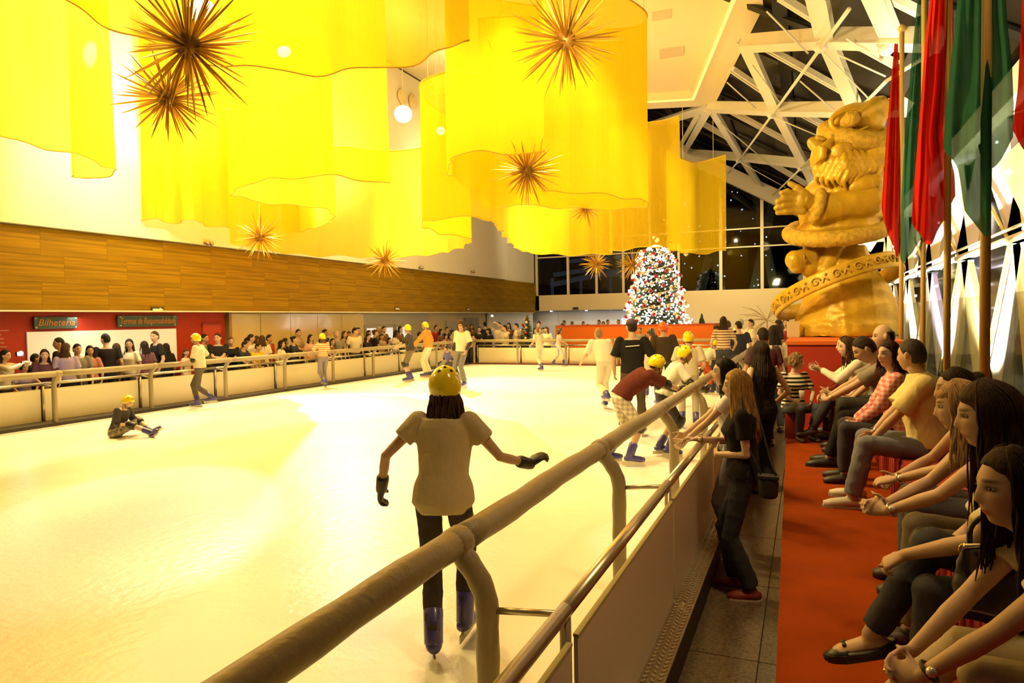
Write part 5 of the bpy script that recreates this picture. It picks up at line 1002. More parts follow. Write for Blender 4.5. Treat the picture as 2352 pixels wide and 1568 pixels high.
# white skater leaning forward, one leg back
skater('skater all in white leaning forward with one leg kicked back', 1386, 940, 742, 40, dict(lean=38, pel=(0, -.1, .92), head=(0, -10, 0), R=(.3, .35, .85), L=(-.34, .3, .9), RF=(.1, .12, .10), LF=(-.10, -.42, .30), LK=(0, .6, -1)), px_t=1345, helm=False, shirt=(.80, .72, .54), sk=dict(vox=.013, sleeve=.9, loose=.014), trous=(.74, .66, .48), tk=dict(vox=.014, to=.9, wide=.02), hair=(.30, .18, .08), hk=dict(style='short', vox=.013))
skater('girl in a pink top and dark helmet skating near the far barrier', 1283, 842, 752, -60, dict(R=(.3, .3, 1.0), L=(-.3, .2, 1.0), RF=(.2, .2, .1), LF=(-.1, -.25, .12), lean=8), sex='f', shirt=(.72, .42, .38), sk=dict(vox=.016, sleeve=.6), trous=(.55, .55, .62), tk=dict(vox=.016, to=.55), hair=DBROWN, hk=dict(style='long', vox=.015), hcol=(.05, .04, .05), hname='dark_helmet')
skater('skater in grey half hidden by motion in front of the far barrier', 1240, 852, 752, 60, dict(lean=14, R=(.3, .3, 1.0), L=(-.3, .2, 1.0), RF=(.2, .1, .1), LF=(-.1, -.25, .12)), helm=False, shirt=(.66, .60, .46), sk=dict(vox=.016, sleeve=.8), trous=(.68, .62, .48), tk=dict(vox=.016), hair=(.16, .08, .04), hk=dict(style='short', vox=.014))
p = at_ice(1062, 888)
FG = Fig('m', PY_(1062, 738, p.y).z - SKZ, R=(.25, .08, .90), L=(-.24, .10, .92), head=(28, 8, 0), RF=(.12, 0, .1), LF=(-.12, .04, .1), curl=30)
rG = person('tall youth in a white T-shirt with black arm sleeves and grey jeans', (p.x, p.y, SKZ), 165, FG, SK2, .011, (.80, .72, .50), dict(vox=.013, sleeve=.85, loose=.016), (.20, .19, .18), dict(vox=.013, wide=.02, wr=.012), (.06, .035, .015), dict(style='curly', vox=.012), skates=True)
for sd in (1, -1): m = MB(); a_, b_, c_ = FG.sho[sd], FG.elb[sd], FG.wr[sd]; m.tube([a_.lerp(b_, .8), b_, b_.lerp(c_, .9)], [.052, .052, .042], 12); FG.sc_(m); m.build('arm_sleeve', BLK, rG, True, world=False)
skater('small child in a blue shirt and black helmet beside the youth in white', 1033, 886, 790, 150, dict(R=(.28, .3, .95), L=(-.2, .2, .95), lean=14, RF=(.1, 0, .1), LF=(-.1, .0, .1)), shirt=(.12, .11, .26), sk=dict(vox=.014, sleeve=.9), trous=(.08, .08, .10), tk=dict(vox=.014), hair=DBROWN, hk=dict(style='short', vox=.013), hcol=(.03, .025, .025), hname='black_helmet', gloves=True, elbow=True)
skater('skater in an orange jacket, white trousers and yellow helmet by the left barrier', 985, 866, 738, 100, dict(ST, lean=8, head=(20, 0, 0), L=(-.2, .42, .98)), shirt=(.62, .28, .05), sk=dict(vox=.014, sleeve=1.9, loose=.016), trous=(.82, .74, .55), tk=dict(vox=.014, wide=.015), hair=DBROWN, hk=dict(style='short', vox=.013))
skater('skater in a dark T-shirt and yellow helmet with a hand on the left barrier', 944, 876, 744, 115, dict(ST, R=(.1, .48, 1.0), L=(-.3, .3, 1.05), lean=6, head=(-20, 0, 0)), shirt=(.07, .06, .055), sk=dict(vox=.014, sleeve=.8, loose=.012), trous=(.17, .13, .08), tk=dict(vox=.014, to=.6), hair=DBROWN, hk=dict(style='short', vox=.013), elbow=True, kneepads=True)
skater('child in an orange striped shirt and yellow helmet skating along the left barrier', 744, 893, 764, 60, dict(R=(.2, .3, 1.0), L=(-.36, .3, 1.05), RF=(.1, .1, .1), LF=(-.08, -.25, .25), LK=(0, 1, -.5)), sex='f', shirt=stripes('orange_stripes', (.80, .68, .45), (.68, .25, .05), 17, 2), sk=dict(vox=.014, sleeve=.9), trous=(.22, .19, .20), tk=dict(vox=.014), hair=(.10, .05, .03), hk=dict(style='long', length=.2, vox=.013))
skater('skater in a pale printed T-shirt and yellow helmet near the ticket office', 462, 938, 764, 120, dict(R=(.40, .1, 1.0), L=(-.2, .3, 1.05), RF=(.1, .1, .1), LF=(-.08, -.3, .22), LK=(0, 1, -.5), lean=6), shirt=(.72, .64, .46), sk=dict(vox=.014, sleeve=.9, loose=.014), trous=(.11, .09, .08), tk=dict(vox=.014), hair=DBROWN, hk=dict(style='short', vox=.013), elbow=True)
# boy sitting on the ice
p = at_ice(268, 1003)
FH = Fig('m', 1.36, pel=(0, 0, .13), lean=22, slump=.3, head=(0, 30, 0), R=(.10, .34, .26), L=(-.14, .30, .22), RE=(.9, -.4, -.2), LE=(-.9, -.4, -.2), RF=(.10, .78, .10), LF=(-.18, .62, .09), RK=(.2, .1, 1), LK=(-.7, .2, .6), RT=(.35, .75, .55), LT=(-.5, .55, .6), curl=50)
rH = person('boy in a yellow helmet and dark T-shirt sitting on the ice, blue skates out', (p.x, p.y, 0), -68, FH, (.62, .42, .28), .010, (.055, .045, .05), dict(vox=.012, sleeve=.95, wr=.012, loose=.012), mat('camo_shorts', (.28, .22, .13), .8, nscale=16, namt=.9), dict(vox=.012, to=.5, wr=.012, off=.03), DBROWN, dict(style='short', vox=.012), skates=True, helmet=(YHEL, 'yellow_helmet'), gloves=True, kneepads=True, elbow=True)
m = MB(); q = FH.waist + FH.Rt @ Vector((0, .13, .10)); m.ell(q, (.05, .01, .04), 10, 6, FH.Rt); m.ell(q + FH.Rt @ Vector((0, .0, .09)), (.085, .01, .016), 12, 6, FH.Rt); FH.sc_(m); m.build('shirt_print', mat('grey_print', (.5, .46, .40), .8), rH, True, world=False)
# ================================================================ CROWD behind the barriers: a few bodies, copied, each with its own clothes, hair and height
TM = {}
def tmpl(key, sex, hair, tone, sleeve=.7, locks=0, length=.26, **pose):
    F = Fig(sex, 1.7, **pose); f = sex == 'f'
    TM[key] = (F.body(.0125, tone, lo=True, it=2), F.shirt(vox=.017, sleeve=sleeve, loose=.006, it=2), F.trousers(vox=.02, it=2), F.hair(hair, vox=.013, length=length, locks=locks), [F.shoe(1), F.shoe(-1)])
LR = dict(R=(.16, .36, .98), L=(-.16, .36, .98), RE=(.9, -.3, -.4), LE=(-.9, -.3, -.4), lean=12)
AC = dict(R=(-.10, .22, 1.10), L=(.10, .24, 1.06), RE=(.9, -.2, -.3), LE=(-.9, -.2, -.3))
PHN = dict(R=(.10, .34, 1.66), L=(-.08, .34, 1.66), RE=(.9, .2, -.2), LE=(-.9, .2, -.2), head=(0, -8, 0))
tmpl('fa', 'f', 'long', SK, locks=20); tmpl('fb', 'f', 'long', SK2, head=(35, 4, 0), length=.32, locks=20); tmpl('fl', 'f', 'long', SK, head=(-20, 5, 0), locks=16, **LR); tmpl('fc', 'f', 'bun', SK, head=(20, 0, 0), **AC); tmpl('fr', 'f', 'fringe', SK, head=(-35, 0, 0), length=.2)
tmpl('ma', 'm', 'short', SK2); tmpl('mb', 'm', 'short', SK, head=(35, 2, 0)); tmpl('ml', 'm', 'short', SK2, head=(15, 6, 0), **LR); tmpl('mc', 'm', 'short', SK, head=(-25, 0, 0), **AC); tmpl('mp', 'm', 'short', SK, **PHN); tmpl('fp', 'f', 'long', SK, sleeve=1.8, head=(0, 4, 0), R=(.08, .38, 1.42), L=(-.06, .38, 1.42), RE=(.9, 0, -.5), LE=(-.9, 0, -.5)); tmpl('kc', 'f', 'curly', SK2, head=(10, 4, 0), **LR)
HB, HD, HBL, HG = (.022, .013, .009), (.06, .03, .014), (.34, .20, .08), (.40, .36, .28)
CW = dict(black=(.02, .018, .018), white=(.78, .70, .54), cream=(.70, .60, .42), purple=(.085, .035, .075), navy=(.03, .03, .05), floral=(.55, .22, .16), grey=(.24, .22, .19), yellow=(.80, .52, .03), red=(.36, .03, .02), brown=(.16, .08, .04), lilac=(.40, .32, .55), tan=(.42, .30, .17), plum=(.13, .06, .08), pink=(.66, .38, .32), orange=(.6, .2, .04), teal=(.10, .15, .15), olive=(.16, .14, .07))
def copyof(name, me, m, r):
    o = bpy.data.objects.new(name, me); COL.objects.link(o); o.parent = r
    if not me.materials: me.materials.append(m)
    o.material_slots[0].link = 'OBJECT'; o.material_slots[0].material = m; return o
def spect(px, pt, X, key, shirt, hair, label, rz=-90, Y=None, zg=-.2, group=None, pants=(.05, .05, .065)):
    if Y is None and key in ('fl', 'ml', 'kc'): X = min(X, -13.85)
    p = PX_(px, pt, X) if Y is None else PY_(px, pt, Y)
    h = max(1.0, min(1.92, p.z - zg)); r = empty('person', (p.x, p.y, zg), label, 'person', group, math.radians(rz)); s = h / 1.71; r.scale = (s, s, s); b, sh, tr, hr, shoes = TM[key]
    copyof('body', b, skinmat(), r); copyof('shirt', sh, cloth(CW[shirt]), r); copyof('trousers', tr, cloth(pants), r); copyof('hair', hr, hairm(hair), r)
    for q in shoes: copyof('shoe', q, mat('shoe_dark', (.03, .022, .018), .5), r)
    return r
# left crowd, from the left edge of the photo towards the far corner; columns: x, top of head, distance plane, body, shirt, hair, label, turn
LC = [(8, 802, -13.9, 'fp', 'cream', HB, 'woman at the left photo edge raising a camera with a flash', -60),
 (52, 830, -13.55, 'kc', 'lilac', HB, 'curly haired girl leaning on the left barrier with clasped hands', -110),
 (96, 800, -13.6, 'fl', 'purple', HB, 'woman with long black hair and dark purple top on the left barrier', -100),
 (78, 812, -14.3, 'ma', 'navy', HB, 'person half hidden behind the woman in dark purple', -20),
 (138, 775, -14.6, 'mb', 'black', HB, 'man in black turned to the ticket window, below the shorter sign', 120),
 (150, 787, -13.65, 'fr', 'lilac', HD, 'woman in lit lilac top with brown hair below the ticket sign', 60),
 (176, 789, -14.1, 'mb', 'grey', HB, 'youth in a dark grey T-shirt leaning by the ticket window', -130),
 (206, 793, -14.2, 'fb', 'floral', HB, 'woman in a red and white floral top by the ticket window', -150),
 (243, 766, -14.4, 'mb', 'black', HB, 'young man in a black sweatshirt with printed sleeve, back to the ice', 60),
 (268, 788, -14.6, 'fa', 'brown', HD, 'woman with brown hair behind the black sweatshirt', 90),
 (298, 778, -14.2, 'fb', 'white', HB, 'woman in a white printed T-shirt with black hair, facing left', -175),
 (332, 783, -14.1, 'fa', 'plum', HB, 'woman with long dark hair in a plum checked shirt, back turned', 80),
 (357, 760, -14.3, 'mb', 'black', HD, 'tall man in a black shirt standing at the end of the ticket window', 160),
 (382, 788, -14.6, 'fa', 'black', HB, 'person in black behind the tall man in black', 90),
 (426, 800, -14.2, 'fr', 'cream', HD, 'woman with a hand to her face behind the pale skater', -60),
 (468, 767, -14.6, 'ma', 'olive', HB, 'man by the red door behind the pale skater', -80),
 (500, 765, -13.9, 'mc', 'black', HB, 'bearded man in a black printed T-shirt left of the brown post', -130),
 (530, 774, -14.1, 'fc', 'black', HD, 'woman in a black top with tied brown hair right of the brown post', -140),
 (552, 782, -13.6, 'ml', 'navy', HB, 'short haired man in a navy T-shirt resting on the left handrail', -70),
 (566, 775, -14.6, 'ma', 'brown', HB, 'person hidden behind the man in a white shirt, left crowd', -80),
 (574, 767, -14.2, 'mb', 'white', HB, 'man in a white shirt standing above the child in yellow', -80),
 (587, 771, -14.6, 'fb', 'tan', HD, 'woman in tan behind the child in yellow', -80),
 (584, 787, -13.6, 'ml', 'yellow', HB, 'child in a bright yellow T-shirt leaning on the left handrail', -85),
 (602, 770, -13.9, 'fa', 'white', HD, 'woman in a white sleeveless top with long brown hair, back turned', 60),
 (617, 768, -14.2, 'ma', 'red', HB, 'dark skinned man in a dark red shirt next to the white sleeveless top', -80),
 (645, 781, -13.6, 'fa', 'cream', HB, 'woman bowing her long dark hair at the left barrier', -60),
 (653, 776, -14.2, 'fb', 'black', HB, 'woman with black hair behind the bowed woman', -80),
 (674, 771, -13.9, 'fc', 'navy', HB, 'woman laughing in a navy scarf at the left barrier', -75),
 (684, 756, -14.5, 'mc', 'tan', HB, 'tall person with curly dark hair and tan shirt against the cream wall', -85),
 (712, 768, -14.1, 'fa', 'pink', HB, 'woman with straight dark hair and pink top left of the striped child', -90),
 (745, 756, -14.4, 'ma', 'navy', HB, 'man with dark hair and navy shirt right behind the striped child', -85),
 (757, 776, -13.7, 'fl', 'brown', HB, 'woman in brown partly hidden by the striped child', -90),
 (772, 759, -13.9, 'mb', 'grey', HG, 'grey haired man in a dark grey shirt facing left', -150),
 (790, 760, -14.2, 'fa', 'plum', HD, 'woman in plum with brown hair behind the grey haired man', -100),
 (801, 760, -14.5, 'fr', 'brown', HD, 'woman in brown near the end of the cream wall', -90),
 (814, 752, -13.9, 'mb', 'white', HB, 'man in a white printed T-shirt at the end of the cream wall', -110),
 (822, 752, -14.5, 'mc', 'tan', HB, 'bearded man behind the white printed T-shirt', -90),
 (838, 765, -13.7, 'fl', 'black', HB, 'woman with long wavy dark hair and black top on the barrier', -80),
 (860, 756, -13.9, 'fc', 'black', HD, 'woman in a black T-shirt with folded arms in front of the glass doors', -50),
 (846, 758, -14.6, 'ma', 'navy', HB, 'person in navy behind the wavy haired woman', -90),
 (869, 749, -14.8, 'ma', 'grey', HG, 'man in a grey cap far back by the glass doors', -90),
 (881, 749, -14.5, 'mc', 'brown', HB, 'dark haired man in brown before the lit glass doors', -90),
 (876, 766, -14.2, 'fr', 'tan', HD, 'woman in tan behind the folded arms woman', -80),
 (888, 774, -13.7, 'fl', 'grey', HB, 'small woman in grey holding the left rail left of the dark shirted skater', -80),
 (908, 758, -14.1, 'fb', 'cream', HB, 'woman in a cream blouse with dark hair left of the dark shirted skater', -70),
 (918, 749, -14.6, 'fa', 'brown', HB, 'woman with dark hair farther back near the glass doors', -90),
 (928, 772, -13.7, 'ml', 'plum', HB, 'child peering over the rail beside the dark shirted skater', -80),
 (962, 762, -14.2, 'mb', 'olive', HB, 'man in olive between the two yellow helmets', -80),
 (1001, 746, -14.6, 'ma', 'red', HD, 'man in dark red right of the orange jacket skater', -90),
 (1012, 755, -14.3, 'fa', 'brown', HB, 'woman with black hair right of the orange jacket skater', -85),
 (1018, 766, -13.8, 'fl', 'floral', HB, 'woman in a floral dress near the corner of the barrier', -80),
 (1026, 751, -14.7, 'mc', 'navy', HB, 'man in navy near the small dark wreath', -90),
 (1038, 757, -13.9, 'fc', 'tan', HB, 'woman in tan just left of the tall youth in white', -80)]
for a in LC: spect(*a[:7], rz=a[7])
# people past the far left corner and behind the far barrier
FC_ = [(1068, 746, 27.2, 'ma', 'black', HB, 'dark haired man right of the tall youth in white', 190), (1080, 758, 26.3, 'fa', 'pink', HB, 'woman in a pale pink top right of the tall youth', 170), (1083, 744, 28.6, 'fb', 'brown', HD, 'woman in brown under the dark wall panel', 180),
 (1101, 750, 26.6, 'fc', 'black', HB, 'woman in black with a light scarf at the far corner', 190), (1114, 737, 29.5, 'mb', 'navy', HB, 'man in a navy suit seen from behind left of the camera flash', 20), (1122, 754, 26.8, 'fr', 'black', HB, 'woman in black below the camera flash', 170),
 (1146, 740, 26.8, 'mp', 'cream', HB, 'man in a cream shirt holding a camera overhead with the flash firing', 180), (1160, 746, 26.2, 'mc', 'white', HB, 'man with a sash across his white shirt and dark jacket', 150), (1169, 741, 28.0, 'fa', 'brown', HB, 'woman in brown behind the man with the sash', 170), (1187, 742, 26.6, 'mb', 'white', HB, 'man in a white shirt and dark trousers facing left by the small tree', 100),
 (1200, 754, 28.4, 'ma', 'black', HB, 'person in black beside the small decorated tree', 180), (1238, 739, 26.4, 'mb', 'grey', HD, 'man in a grey printed T-shirt right of the small decorated tree', 160), (1256, 750, 26.2, 'fr', 'white', HD, 'woman with long brown hair and white top in front of the orange box', 170), (1238, 736, 29.5, 'ma', 'black', HB, 'dark haired man far behind the grey printed T-shirt', 180),
 (1296, 733, 34.0, 'ma', 'white', HB, 'man in white behind the orange box, first from the left', 180), (1291, 743, 33.4, 'fa', 'brown', HB, 'woman low behind the orange box beside the man in white', 180), (1314, 738, 34.2, 'ma', 'tan', HB, 'bald looking man behind the orange box in front of the white doors', 180), (1340, 738, 34.4, 'mb', 'cream', HB, 'man in cream behind the orange box below the door handles', 170), (1351, 744, 33.6, 'kc', 'brown', HB, 'child behind the orange box right of the door handles', 180),
 (1376, 734, 34.5, 'mc', 'cream', HB, 'bald man behind the orange box right of the door joint', 180), (1386, 738, 33.5, 'fa', 'black', HB, 'dark haired woman behind the orange box left of the lit tree', 180), (1396, 734, 34.3, 'mb', 'black', HB, 'dark haired man in black behind the orange box left of the lit tree', 170), (1421, 732, 34.2, 'ma', 'black', HB, 'man in black behind the orange box, nearest to the lit tree', 180),
 (1470, 752, 26.6, 'ma', 'grey', HB, 'dark haired person beyond the man in the black T-shirt', 180)]
for a in FC_: spect(a[0], a[1], 0, a[3], a[4], a[5], a[6], rz=a[7], Y=a[2])
# people standing at the right end, past the barrier and by the statue
RC = [(1648, 748, 17.5, 'fa', 'white', HB, 'dark haired woman in white bending left of the striped ponytail woman', 60), (1672, 736, 21.0, 'mb', 'black', HD, 'person in a dark jacket behind the striped ponytail woman', 20), (1697, 737, 19.0, 'mb', 'navy', HB, 'man in a navy shirt seen from behind by the far end of the rail', 10),
 (1702, 727, 24.0, 'mc', 'white', HG, 'older man with glasses and white shirt facing the camera, far right end', 170), (1726, 729, 22.0, 'mb', 'white', HB, 'man in a white shirt looking down, right of the man in navy', 100), (1778, 747, 12.6, 'fa', 'cream', HB, 'woman with black hair and cream top left of the red plinth', 20), (1789, 743, 14.5, 'fr', 'brown', HB, 'woman with blue light on her hair behind the woman in cream', 30), (1790, 723, 19.0, 'mb', 'red', HB, 'man in a red T-shirt seen from behind left of the statue rock', 20), (1806, 730, 22.0, 'fa', 'olive', HD, 'woman smiling in a dark coat next to the statue rock', 170)]
for a in RC: spect(a[0], a[1], 0, a[3], a[4], a[5], a[6], rz=a[7], Y=a[2])
# small held cameras with their flash, and the cup in the girl's hands
FLS = mat('flash_burst', (1, 1, 1), .3, emit=(.88, .93, 1), estr=160)
for px, py, X, Y, lab in ((45, 813, -13.55, None, 'small camera with its flash firing in the hands at the left edge'), (1131, 726, None, 26.6, 'camera held overhead with its white flash firing near the far corner')):
    c = PX_(px, py, X) if X else PY_(px, py, Y); f = empty('camera', c, lab, 'camera'); m = MB(); m.box(c, (.12, .05, .08) if not X else (.05, .12, .08)); m.build('body', mat('camera_black', (.03, .03, .035), .4), f); m = MB(); v = Vector((.04, 0, .02)) if X else Vector((0, -.04, .02)); m.ell(c + v, (.035,) * 3, 10, 7); m.build('flash', FLS, f, True)
# ================================================================ STATUE: gold bearded figure on a rock, on its red plinth
SD = 10.6; SO = PD(1930, 766, SD); SO.z = 1.50; K = FPX / SD
vdir = ray(1930, 766); srot = math.atan2(-vdir.x, vdir.y)
def sp(px, py, dep=0.0): return Vector(((px - 1930) / K, dep, (766 - py) / K))
m = MB(); a = PZ(1806, 1005, PF)
m.rings([[(-.22, 9.55, z), (1.12, 9.55, z), (1.12, 11.4, z), (-.22, 11.4, z)] for z in (PF, 1.46)]); pli = m.build('plinth', REDP, label='tall red block plinth under the gold statue', cat='plinth')
m = MB(); m.rings([[(-.24, 9.53, z), (1.14, 9.53, z), (1.14, 11.42, z), (-.24, 11.42, z)] for z in (1.455, 1.50)]); m.build('top_slab', mat('lit_plinth_top', (.62, .12, .01), .7), pli)  # red plinth top, coloured orange for the light falling on it
GS = mat('gold_statue', (.58, .36, .016), .42, .2, nscale=5, namt=.16, bump=.25, bscale=26, spec=.5)
GS2 = mat('gold_fur', (.58, .37, .025), .6, .15, nscale=16, namt=.25, bump=.8, bscale=60)
GS3 = mat('gold_shade', (.50, .31, .02), .5, .2, bump=.3, bscale=30)
st_ = empty('statue', SO, 'giant gold statue of a bearded man in a tasselled cap kneeling on a rock', 'statue', rz=srot)
def sbuild(name, mb, m_, vox, par=st_, wr=0, k=8, it=3, seed=3):
    me = remesh(mb, vox, it)
    if wr: wrinkle(me, wr, k, seed)
    return part_mesh(name, me, m_, par)
# rock
m = MB()
m.rings([[Vector((cx + math.cos(6.2832 * i / 28) * a, .05 + math.sin(6.2832 * i / 28) * b, z)) for i in range(28)] for z, cx, a, b in ((0, .06, .78, .72), (.20, .06, .78, .70), (.24, .07, .74, .66), (.45, .09, .69, .60), (.75, .09, .60, .52), (1.0, .08, .46, .42), (1.25, .09, .34, .32), (1.38, .12, .24, .22))]); sbuild('rock', m, GS, .028, wr=.07, k=4, it=4)
m = MB(); m.box(sp(1834, 748, -.50), (.17, .16, .24), .1); m.build('corner_block', mat('pale_gold_block', (.62, .48, .24), .7), st_, world=False)
# belt: a wide tilted ring with scroll relief
RB = 1.0; bc = Vector((-.06, .04, (766 - 655) / K)); BM = Ry(-21.5) @ Rx(-10)
def bp(t, r=RB, z=0.0): return bc + BM @ Vector((math.cos(t) * r * .94, math.sin(t) * r * .86, z))
rs = []
for i in range(64):
    t = 6.2832 * i / 64; rs.append([bp(t, RB - .03, -.11), bp(t, RB + .03, -.125), bp(t, RB + .04, -.09), bp(t, RB + .03, 0), bp(t, RB + .04, .09), bp(t, RB + .03, .125), bp(t, RB - .03, .11)])
m = MB(); rs.append(rs[0]); m.rings(rs, cap=False); belt = m.build('belt', GS, st_, True, world=False)
for k in range(20):
    t0 = 6.2832 * k / 20 + .1; m = MB(); pts = []
    for j in range(22): u = j / 21; a_ = u * 7.6; r = .075 * (1 - .75 * u); pts.append(bp(t0 + (math.cos(a_) * r - .02) / RB, RB + .045, math.sin(a_) * r * .95))
    m.tube(pts, [.013] * 20 + [.015, .018], 6); pts = [bp(t0 + (.075 + .09 * u) / RB, RB + .045, .06 * math.sin(u * 3.1) - .05) for u in np.linspace(0, 1, 8)]; m.tube(pts, .012, 6); m.ell(bp(t0 + .15, RB + .045, .055), (.022,) * 3, 8, 5); m.build('scroll', GS2, belt, True, world=False)
# leg and boot
m = MB(); m.cap(sp(1875, 568, -.1), sp(1868, 610, -.28), .17, .15, 14); m.cap(sp(1920, 560, -.1), sp(1900, 618, -.30), .2, .13, 14); m.cap(sp(1866, 585, -.3), sp(1838, 592, -.42), .15, .155, 14); m.cap(sp(1836, 590, -.42), sp(1842, 606, -.40), .14, .12, 14); m.cap(sp(1930, 575, .05), sp(1960, 600, .05), .28, .25, 14); sbuild('boot', m, GS, .024, wr=.012, k=9)
m = MB(); m.tube([sp(1857, 570, -.36), sp(1858, 590, -.57), sp(1860, 612, -.36), sp(1859, 590, -.2), sp(1857, 570, -.36)], .012, 6); m.build('boot_seam', GS3, st_, True, world=False)
# coat: skirt, body, sleeve
m = MB(); m.ell(sp(1930, 478, .05), (.63, .52, .52)); m.ell(sp(1926, 525, .02), (.66, .56, .24)); m.ell(sp(1965, 425, .08), (.46, .42, .40)); m.ell(sp(1905, 440, -.05), (.38, .36, .28)); m.cap(sp(1985, 470, -.36), sp(1900, 484, -.52), .24, .23, 16); m.cap(sp(1880, 452, .25), sp(1865, 470, .2), .2, .18, 14); sbuild('coat', m, GS, .026, wr=.035, k=6)
m = MB(); ring = [sp(1923 + 100 * math.cos(t), 522 - 2 * math.cos(t) + 30 * math.sin(t), 0) + Vector((0, -.62 * math.sin(t), 0)) for t in np.linspace(0, 6.2832, 40)]; m.tube(ring[:-1] + [ring[0]], .125, 14); sbuild('coat_fur_hem', m, GS2, .024, wr=.02, k=26)
m = MB(); cdir = (sp(1850, 470, -.6) - sp(1900, 480, -.52)).normalized(); cc = sp(1884, 477, -.55); u = cdir.orthogonal().normalized(); v = cdir.cross(u); m.tube([cc + (u * math.cos(t) + v * math.sin(t)) * .19 for t in np.linspace(0, 6.2832, 25)], .085, 12); m.cap(cc, cc + cdir * .02, .17, .17, 14); sbuild('cuff', m, GS2, .02, wr=.015, k=30)
# hand: palm, four fingers, thumb
m = MB(); w0 = sp(1880, 474, -.58); m.cap(w0, sp(1862, 466, -.66), .12, .13, 14); m.ell(sp(1852, 464, -.70), (.12, .10, .16))
for (a_, b_, c_) in (((1838, 452, -.76), (1826, 446, -.82), (1815, 449, -.86)), ((1834, 464, -.76), (1818, 462, -.84), (1806, 467, -.87)), ((1836, 476, -.74), (1818, 476, -.82), (1803, 480, -.84)), ((1840, 488, -.72), (1822, 489, -.78), (1806, 490, -.80))):
    A, B, C = sp(*a_), sp(*b_), sp(*c_); m.cap(sp(1856, a_[1] + 1, -.70), A, .06, .058, 10); m.cap(A, B, .056, .052, 10); m.cap(B, C, .051, .042, 10)
m.cap(sp(1862, 452, -.70), sp(1846, 438, -.74), .065, .058, 10); m.cap(sp(1846, 438, -.74), sp(1831, 428, -.76), .055, .045, 10); sbuild('hand', m, GS3, .016, it=2)
m = MB(); m.ell(sp(1966, 438, -.42), (.27, .16, .17), 14, 9, Ry(-14)); m.cap(sp(1925, 447, -.46), sp(1995, 432, -.40), .09, .13, 12); sbuild('mitten', m, GS, .022, wr=.012, k=9)
# head, beard, moustache, hair
HC = sp(1955, 352, -.02); HR = Rz(28) @ Rx(14)
def hp(x, y, z): return HC + Ry(8) @ Vector((x, y, z))
m = MB(); m.ell(HC, (.46, .45, .42)); m.ell(sp(1932, 350, -.36), (.13, .12, .075)); m.ell(sp(1905, 352, -.44), (.085, .11, .085)); m.cap(sp(1915, 330, -.40), sp(1898, 352, -.50), .06, .085, 10); m.ell(sp(1889, 348, -.30), (.07, .08, .06)); sbuild('face', m, GS, .02)
m = MB()
for (x0, y0, x1, y1) in ((1912, 326, 1940, 322), (1886, 324, 1898, 328)): m.cap(sp(x0, y0, -.44), sp(x1, y1, -.42), .045, .03, 8)
sbuild('eyebrow', m, GS2, .016, wr=.012, k=30)
m = MB(); m.ell(sp(1905, 334, -.45), (.03, .02, .012)); m.ell(sp(1935, 331, -.42), (.03, .02, .012)); m.build('eye', GS3, st_, True, world=False)
m = MB(); rb = random.Random(4)
m.ell(sp(1945, 388, -.12), (.50, .42, .30)); m.ell(sp(1935, 415, -.20), (.36, .30, .24)); m.ell(sp(1995, 370, -.10), (.25, .35, .3)); m.ell(sp(1888, 365, -.20), (.14, .22, .2))
for k in range(38):
    u = k / 37; x0 = 1872 + 150 * u; row = k % 3; y0 = 346 + 12 * math.sin(u * 3.1) + row * 15; L_ = 58 - 14 * abs(u - .45) + rb.uniform(-6, 7); dp = -.60 + .45 * abs(u - .42) ** 1.3 * 2 - row * .02
    bend = (u - .45) * -16; pts = [sp(x0 + bend * .1, y0, dp + .08), sp(x0 + 6 + bend * .3, y0 + L_ * .35, dp), sp(x0 - 4 + bend * .8, y0 + L_ * .7, dp + .0), sp(x0 + 3 + bend * 1.3, y0 + L_, dp + .07)]
    m.tube(spline(pts, 3), [.022, .038, .047, .050, .048, .044, .038, .03, .019, .008], 7)
sbuild('beard', m, GS, .0145, it=1)
m = MB()
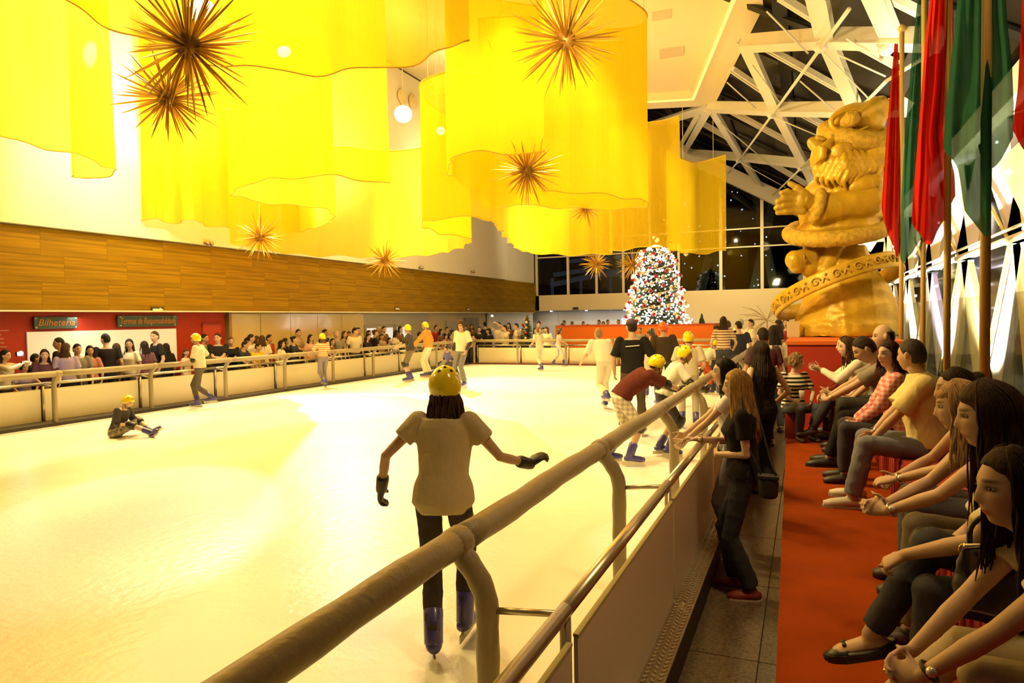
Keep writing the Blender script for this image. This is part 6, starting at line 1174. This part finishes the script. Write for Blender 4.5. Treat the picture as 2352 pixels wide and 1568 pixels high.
for sg in (-1, 1):
    for k in range(6):
        a_ = sp(1906 + (6 if sg > 0 else -2), 358 + k * 2.2, -.58); e_ = (sp(1962, 350 + k * 8, -.44) if sg > 0 else sp(1876, 352 + k * 7, -.45)); mid = (a_ + e_) / 2 + Vector((0, -.05, .03)); m.tube(spline([a_, mid, e_], 4), [.02, .035, .042, .045, .042, .036, .026, .016, .006], 8)
sbuild('moustache', m, GS, .0145, it=1)
m = MB()
for k in range(9): x0 = 1868 + k * 3; m.tube(spline([sp(1892 + k * 2, 318, -.3), sp(x0, 325 + k * 4, -.34), sp(x0 - 3 + k, 340 + k * 5, -.30)], 4), [.02, .034, .036, .036, .036, .03, .022, .014, .006], 7)
for k in range(12): m.tube(spline([sp(1985 + k * 3, 345, -.32 + k * .02), sp(1992 + k * 3, 366 + (k % 3) * 8, -.36 + k * .02), sp(1984 + k * 4, 386 + (k % 4) * 9, -.30 + k * .02)], 4), [.02, .034, .036, .036, .036, .03, .022, .014, .006], 7)
sbuild('hair_locks', m, GS, .0145, it=1)
# cap: fur brim, crown, folded tip, pom-pom
m = MB(); ring = [sp(1962 + 60 * math.cos(t) , 314 + 17 * math.cos(t) + 24 * math.sin(t), 0) + Vector((0, -.40 * math.sin(t), 0)) for t in np.linspace(0, 6.2832, 40)]; m.tube(ring[:-1] + [ring[0]], .155, 14); sbuild('cap_brim', m, GS2, .022, wr=.02, k=26)
m = MB(); m.ell(sp(1962, 287, .0), (.42, .42, .30)); m.cap(sp(1980, 275, .05), sp(2008, 262, 0), .25, .19, 16); m.cap(sp(2008, 262, 0), sp(2010, 252, -.10), .17, .11, 14); m.cap(sp(1998, 258, -.2), sp(1968, 284, -.42), .12, .06, 12); sbuild('cap', m, GS, .022, wr=.03, k=6)
m = MB(); ring = [sp(1952 + 40 * math.cos(t), 295 + 24 * math.sin(t), -.40 + .04 * math.cos(t)) for t in np.linspace(.6, 5.6, 28)]; m.tube(ring, [.02 + .022 * math.sin(i / 27 * 3.14) for i in range(28)], 8); sbuild('cap_fold', m, GS, .018)
m = MB(); m.ell(sp(1952, 294, -.50), (.12, .12, .125)); sbuild('pompom', m, GS2, .014, wr=.035, k=40)
